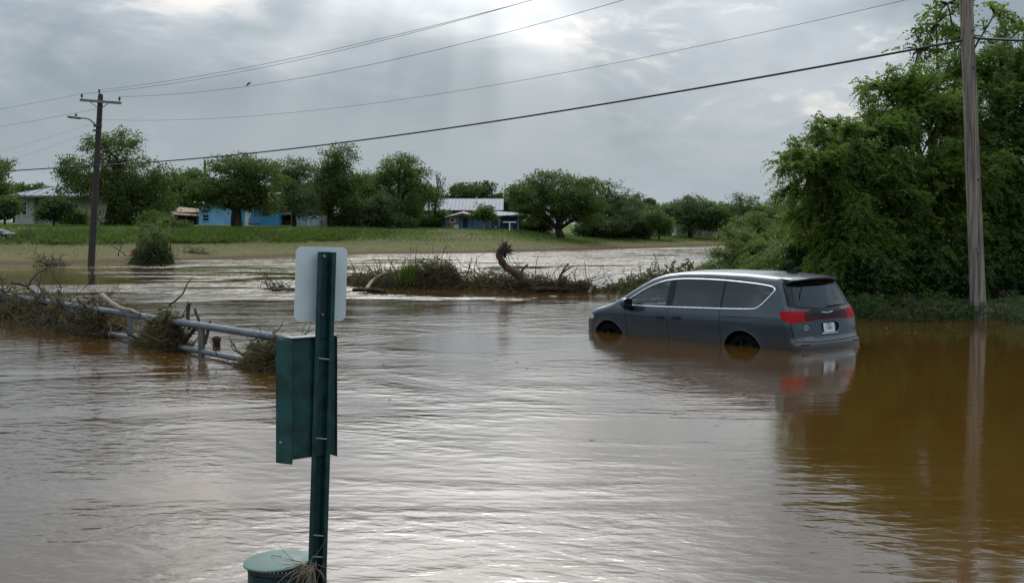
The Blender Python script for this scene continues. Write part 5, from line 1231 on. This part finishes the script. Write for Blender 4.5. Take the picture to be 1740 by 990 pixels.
    # front side marker and headlamp
    for (xa, za, wx, wz, m_, nm) in ((4.86, .66, .05, .09, 'amber', 'side_marker'), (4.80, .80, .20, .055, 'head', 'headlight')):
        pl = [(xa - wx, za - wz), (xa + wx, za - wz), (xa + wx * .9, za + wz), (xa - wx * .8, za + wz)]
        Pm, Tm, cm = cdt_sheet(dens(rounded(pl, 2), .03), [], [], .03); ym2 = solve_y(Pm[:, 0], Pm[:, 1]); P3m = np.stack([Pm[:, 0], ym2, Pm[:, 1]], -1)
        if np.all(ym2 > .2): panel(nm, P3m, grad(P3m), Tm, m_, van, -.004, mirror=mir)
# ---- top sheet: bonnet, windscreen, roof
yl = solve_y(xs, zs_); left = list(zip(xs.tolist(), yl.tolist()))
y0r, z0r = yl[0], zs_[0]; y0f, z0f = yl[-1], zs_[-1]
yy = np.linspace(y0r, -y0r, 31)[1:-1]; zz2 = z0r + .045 * (1 - (yy / y0r) ** 2); xx2 = solve_x(yy, zz2); rear_edge = list(zip(xx2.tolist(), yy.tolist()))
yf = np.linspace(-y0f, y0f, 31)[1:-1]; zf2 = z0f + .075 * (1 - (yf / y0f) ** 2); xf2 = solve_xf(yf, zf2); front_edge = list(zip(xf2.tolist(), yf.tolist()))
top_out = left[::-1] + rear_edge + [(x, -y) for x, y in left] + front_edge
def yat(x, f): return float(np.interp(x, xs, yl)) * f
ws = [(3.12, yat(3.12, .93)), (3.5, yat(3.5, .945)), (3.95, yat(3.95, .95)), (4.10, .55), (4.16, 0), (4.10, -.55), (3.95, -yat(3.95, .95)), (3.5, -yat(3.5, .945)), (3.12, -yat(3.12, .93)), (3.03, -.4), (3.01, 0), (3.03, .4)]
ws = dens(ws, .04); hoodgap = strip(dl([(4.22, .80), (4.27, .4), (4.28, 0), (4.27, -.4), (4.22, -.80)]), .006)
sunroof = strip(dens([(1.35, .45), (2.75, .45), (2.75, -.45), (1.35, -.45), (1.35, .44)], .05, closed=False), .004)
P, T_, cen = cdt_sheet(top_out, [ws, hoodgap], [], .06)
z_ = solve_z(P[:, 0], P[:, 1]); P3 = np.stack([P[:, 0], P[:, 1], z_], -1); N3 = grad(P3)
iw = inpoly(cen, ws); ig = inpoly(cen, hoodgap)
panel('roof', P3, N3, T_[~iw & ~ig & (cen[:, 0] < 3.6)], 'paint', van); panel('hood', P3, N3, T_[~iw & ~ig & (cen[:, 0] >= 3.6)], 'paint', van)
panel('windshield', P3, N3, T_[iw], 'glass_front', van, .004); panel('hood_gap', P3, N3, T_[ig], 'black_trim', van, .01)
# ---- rear sheet: tailgate
edge_z = [z for _, z in rear_pts]; edge_y = solve_y(np.array([x for x, _ in rear_pts]), np.array(edge_z))
rl_ = list(zip(edge_y.tolist(), edge_z)) + [(float(y0r), float(z0r))]
rear_out = rl_ + list(zip(yy.tolist(), zz2.tolist())) + [(-y, z) for y, z in rl_[::-1]]
bl = dens([rear_out[-1], rear_out[0]], .05, closed=False)[1:-1]; rear_out = rear_out + bl
def ye(z): return float(np.interp(z, edge_z + [z0r], edge_y.tolist() + [y0r]))
gl_out = rounded([(ye(1.12) - .006, 1.118), (ye(1.3) - .006, 1.3), (ye(1.5) - .012, 1.5), (ye(1.55) - .05, 1.595), (0, 1.625), (-ye(1.55) + .05, 1.595), (-ye(1.5) + .012, 1.5), (-ye(1.3) + .006, 1.3), (-ye(1.12) + .006, 1.118)], 2)
gl_in = rounded([(.70, 1.165), (.665, 1.3), (.60, 1.52), (0, 1.555), (-.60, 1.52), (-.665, 1.3), (-.70, 1.165), (0, 1.135)], 2)
lt = [(ye(1.0) + .06, 1.112), (.66, 1.100), (.50, 1.085), (.36, 1.062), (.48, 1.045), (.60, 1.030), (.62, 1.000), (.50, .985), (.285, .975), (.285, .945), (.45, .935), (.62, .926), (ye(.93) + .06, .914)]
bar = [(.284, .975), (-.284, .975), (-.284, .945), (.284, .945)]
blk = [(.62, 1.028), (.48, 1.043), (.36, 1.060), (.48, 1.084), (.40, 1.12), (-.40, 1.12), (-.48, 1.084), (-.36, 1.060), (-.48, 1.043), (-.62, 1.028), (-.61, 1.002), (-.50, .987), (-.28, .977), (.28, .977), (.50, .987), (.61, 1.002)]
rec = rounded([(.30, .905), (-.30, .905), (-.24, .725), (.24, .725)], 2)
gap = strip(dl([(ye(.62) - .02, .615), (.5, .60), (0, .598), (-.5, .60), (-ye(.62) + .02, .615)]), .006)
gapv = [strip(dl([(s * (ye(.64) - .035), .64), (s * (ye(.8) - .03), .80), (s * (ye(.9) - .025), .905)]), .004) for s in (1, -1)]
mirl = lambda pl: [(-a, b) for a, b in pl]
P, T_, cen = cdt_sheet(rear_out, [dens(gl_out, .04), dens(gl_in, .04), dens(lt, .03), dens(mirl(lt), .03), dens(bar, .04), dens(blk, .04), dens(rec, .03), gap] + gapv, [], .05)
x_ = solve_x(P[:, 0], P[:, 1]); P3 = np.stack([x_, P[:, 0], P[:, 1]], -1); N3 = grad(P3)
lab = np.full(len(T_), 'gate', dtype=object); lab[cen[:, 1] < .6] = 'bumper'
lab[inpoly(cen, gl_out)] = 'surround'; lab[inpoly(cen, gl_in)] = 'glass'; lab[inpoly(cen, blk)] = 'blk'; lab[inpoly(cen, lt) & (cen[:, 0] > .58)] = 'ltL'; lab[inpoly(cen, lt) & (cen[:, 0] <= .58)] = 'ltD'; lab[inpoly(cen, mirl(lt)) & (cen[:, 0] < -.58)] = 'ltR'; lab[inpoly(cen, mirl(lt)) & (cen[:, 0] >= -.58)] = 'ltE'
lab[inpoly(cen, bar)] = 'bar'; lab[inpoly(cen, rec)] = 'rec'; lab[inpoly(cen, gap)] = 'gap'
for g_ in gapv: lab[inpoly(cen, g_)] = 'gap'
panel('tailgate', P3, N3, T_[lab == 'gate'], 'paint', van); panel('rear_bumper', P3, N3, T_[lab == 'bumper'], 'paint', van)
panel('rear_window_surround', P3, N3, T_[lab == 'surround'], 'black_gloss', van, .001); panel('rear_window', P3, N3, T_[lab == 'glass'], 'glass_rear', van, .003)
panel('light_bar_trim', P3, N3, T_[lab == 'blk'], 'black_gloss', van, -.003)
for k_ in ('ltL', 'ltR'): panel('tail_light', P3, N3, T_[lab == k_], 'tail_red', van, -.004)
for k_ in ('ltD', 'ltE'): panel('tail_light', P3, N3, T_[lab == k_], 'tail_dark', van, -.004)
panel('light_bar', P3, N3, T_[lab == 'bar'], 'tail_dark', van, -.004); panel('plate_recess', P3, N3, T_[lab == 'rec'], 'paint', van, .028); panel('panel_gap', P3, N3, T_[lab == 'gap'], 'black_trim', van, .009)
def rx(y, z): return float(solve_x(np.array([float(y)]), np.array([float(z)]))[0]) - OX
# plate with lettering
tl = math.atan2(rx(0, .88) - rx(0, .74), .14)
pl = MB().box((0, 0, 0), (.006, .305, .152)).build('number_plate', M['plate'], van, bevel=.002); pl.location = (rx(0, .805) + .012, 0, .805); pl.rotation_euler = (0, tl, 0)
def text(s, size, name, m, parent, loc, rot, ext=.0015):
    cu = bpy.data.curves.new(name, 'FONT'); cu.body = s; cu.size = size; cu.extrude = ext; cu.align_x = 'CENTER'; cu.align_y = 'CENTER'
    tmp = bpy.data.objects.new(name + '_tmp', cu); C.objects.link(tmp); dg = bpy.context.evaluated_depsgraph_get(); me = bpy.data.meshes.new_from_object(tmp.evaluated_get(dg)); bpy.data.objects.remove(tmp)
    me.name = name; o = mesh_obj(name, me, M[m], parent); o.location = loc; o.rotation_euler = rot; return o
rt_ = (R(90), 0, R(-90))
text('CBG', .085, 'plate_text', 'plate_ink', pl, (-.0045, 0, -.004), rt_)
MB().box((-.004, 0, .058), (.002, .12, .016)).build('plate_band', M['plate_ink'], pl)
MB().tube([(rx(y, .715) - .006, y, .715) for y in np.linspace(-.22, .22, 9)], .009, 6).build('plate_chrome', M['chrome'], van, smooth=True)
bd = text('PACIFICA', .052, 'badge_text', 'chrome', van, (rx(.56, .655) - .006, .56, .655), (R(90), R(0), R(-90) - .11), .002)
q = (rx(.60, .83) - .006, .60, .83); em = MB()
for k in range(4):
    a0, a1 = R(90 * k), R(90 * k + 90); em.beam((0, .055 * math.cos(a0), .042 * math.sin(a0)), (0, .055 * math.cos(a1), .042 * math.sin(a1)), .004, .012)
eo = em.build('emblem', M['chrome'], van); eo.location = q; eo.rotation_euler = (0, 0, -.1)
wg = MB()
for s in (-1, 1):
    wg.tube([(rx(s * .045, 1.052) - .006, s * .045, 1.052), (rx(s * .10, 1.060) - .006, s * .10, 1.060), (rx(s * .17, 1.066) - .006, s * .17, 1.066)], [.011, .009, .003], 6)
wg.lathe([(.02, -.004), (.02, .004)], (rx(0, 1.05) - .006, 0, 1.05), axis='x', n=12).build('wing_badge', M['chrome'], van, smooth='auto')
MB().tube([(rx(y, 1.15 + .02 * abs(y)) - .012, y, 1.15 + .03 * abs(y)) for y in np.linspace(-.05, -.5, 8)], .008, 6).build('rear_wiper', M['black_trim'], van)
for s in (-1, 1): MB().tube([(rx(s * y, .565) - .003, s * y, .565) for y in np.linspace(.62, .80, 6)], .014, 6).build('bumper_reflector', M['tail_dark'], van)
MB().tube([(rx(y, .70) + .0, y, .66) for y in np.linspace(-.07, .07, 5)], .008, 6).build('gate_handle', M['black_trim'], van)
# spoiler lip over the glass
ysp = np.linspace(-.68, .68, 25); mb = MB(); rows = []
for y in ysp:
    zt3 = float(solve_z(np.array([.55]), np.array([y]))[0]); f_ = 1 - .28 * (abs(y) / .68) ** 3
    rows.append([(.56 - OX, y, zt3 + .001), (.40 - OX, y, zt3 - .012), (.56 - .30 * f_ - OX + .06 * y * y, y, zt3 - .040), (.56 - .295 * f_ - OX + .06 * y * y, y, zt3 - .060), (.50 - OX, y, zt3 - .105)])
mb.add([q for r_ in rows for q in r_], [(i * 5 + k, i * 5 + k + 1, (i + 1) * 5 + k + 1, (i + 1) * 5 + k) for i in range(24) for k in range(4)] + [(0, 1, 2, 3, 4), (124, 123, 122, 121, 120)])
mb.build('spoiler', M['paint'], van, smooth='auto')
# shark fin antenna
zfin = float(solve_z(np.array([.80]), np.array([0.]))[0]); mb = MB()
prf = [(.0, .055, 0), (.015, .052, .075), (.05, .035, .085), (.13, .025, .06), (.22, .006, .006)]
vs = []
for dx_, wy, hz_ in prf: vs += [(.72 - OX + dx_, -wy * .8, zfin - .006), (.72 - OX + dx_, -wy * .45, zfin + hz_), (.72 - OX + dx_, wy * .45, zfin + hz_), (.72 - OX + dx_, wy * .8, zfin - .006)]
mb.add(vs, [(i * 4 + k, i * 4 + k + 1, i * 4 + k + 5, i * 4 + k + 4) for i in range(4) for k in range(3)] + [(0, 1, 2, 3), (16, 17, 18, 19)]).build('antenna_fin', M['black_gloss'], van, smooth='auto')
# front sheet (bumper and grille)
ef_z = [z for _, z in front_pts]; ef_y = solve_y(np.array([x for x, _ in front_pts]), np.array(ef_z))
fl2 = [(float(y0f), float(z0f))] + list(zip(ef_y.tolist(), ef_z))
f_out = fl2 + dens([fl2[-1], (-fl2[-1][0], fl2[-1][1])], .05, closed=False)[1:-1] + [(-y, z) for y, z in fl2[::-1]] + list(zip(yf.tolist(), zf2.tolist()))
gr_ = dens(rounded([(.5, .60), (-.5, .60), (-.45, .35), (.45, .35)], 2), .04)
P, T_, cen = cdt_sheet(f_out, [gr_], [], .07); x_ = solve_xf(P[:, 0], P[:, 1]); P3 = np.stack([x_, P[:, 0], P[:, 1]], -1); N3 = grad(P3); ig = inpoly(cen, gr_)
panel('front_bumper', P3, N3, T_[~ig], 'paint', van); panel('grille', P3, N3, T_[ig], 'black_trim', van, .02)
# interior
MB().box((2.15 - OX, 0, .50), (3.6, 1.66, .06)).build('cabin_floor', M['seat'], van)
for xsr, n_ in ((2.95, 2), (1.95, 2), (1.05, 2)):
    for s in (-1, 1):
        o = MB().box((xsr - OX + .12, s * .40, .72), (.52, .50, .18)).box((xsr - OX - .20, s * .40, 1.02), (.14, .50, .66), Matrix.Rotation(-.22, 3, 'Y')).box((xsr - OX - .30, s * .40, 1.42), (.09, .26, .17), Matrix.Rotation(-.2, 3, 'Y')).build('seat', M['seat'], van, bevel=.03)
MB().box((3.72 - OX, 0, .90), (.5, 1.62, .28)).build('dashboard', M['dash'], van, bevel=.06)
a = np.linspace(0, 2 * math.pi, 25); MB().tube([(3.36 - OX + .07 * math.sin(q), .40 + .185 * math.cos(q), 1.04 + .175 * math.sin(q)) for q in a], .016, 6).tube([(3.36 - OX, .24, 1.04), (3.36 - OX, .56, 1.04)], .02, 6).tube([(3.36 - OX, .4, 1.04), (3.6 - OX, .4, .92)], .03, 6).build('steering_wheel', M['seat'], van)
MB().box((3.15 - OX, 0, 1.47), (.02, .22, .06)).build('inner_mirror', M['black_trim'], van, bevel=.01)
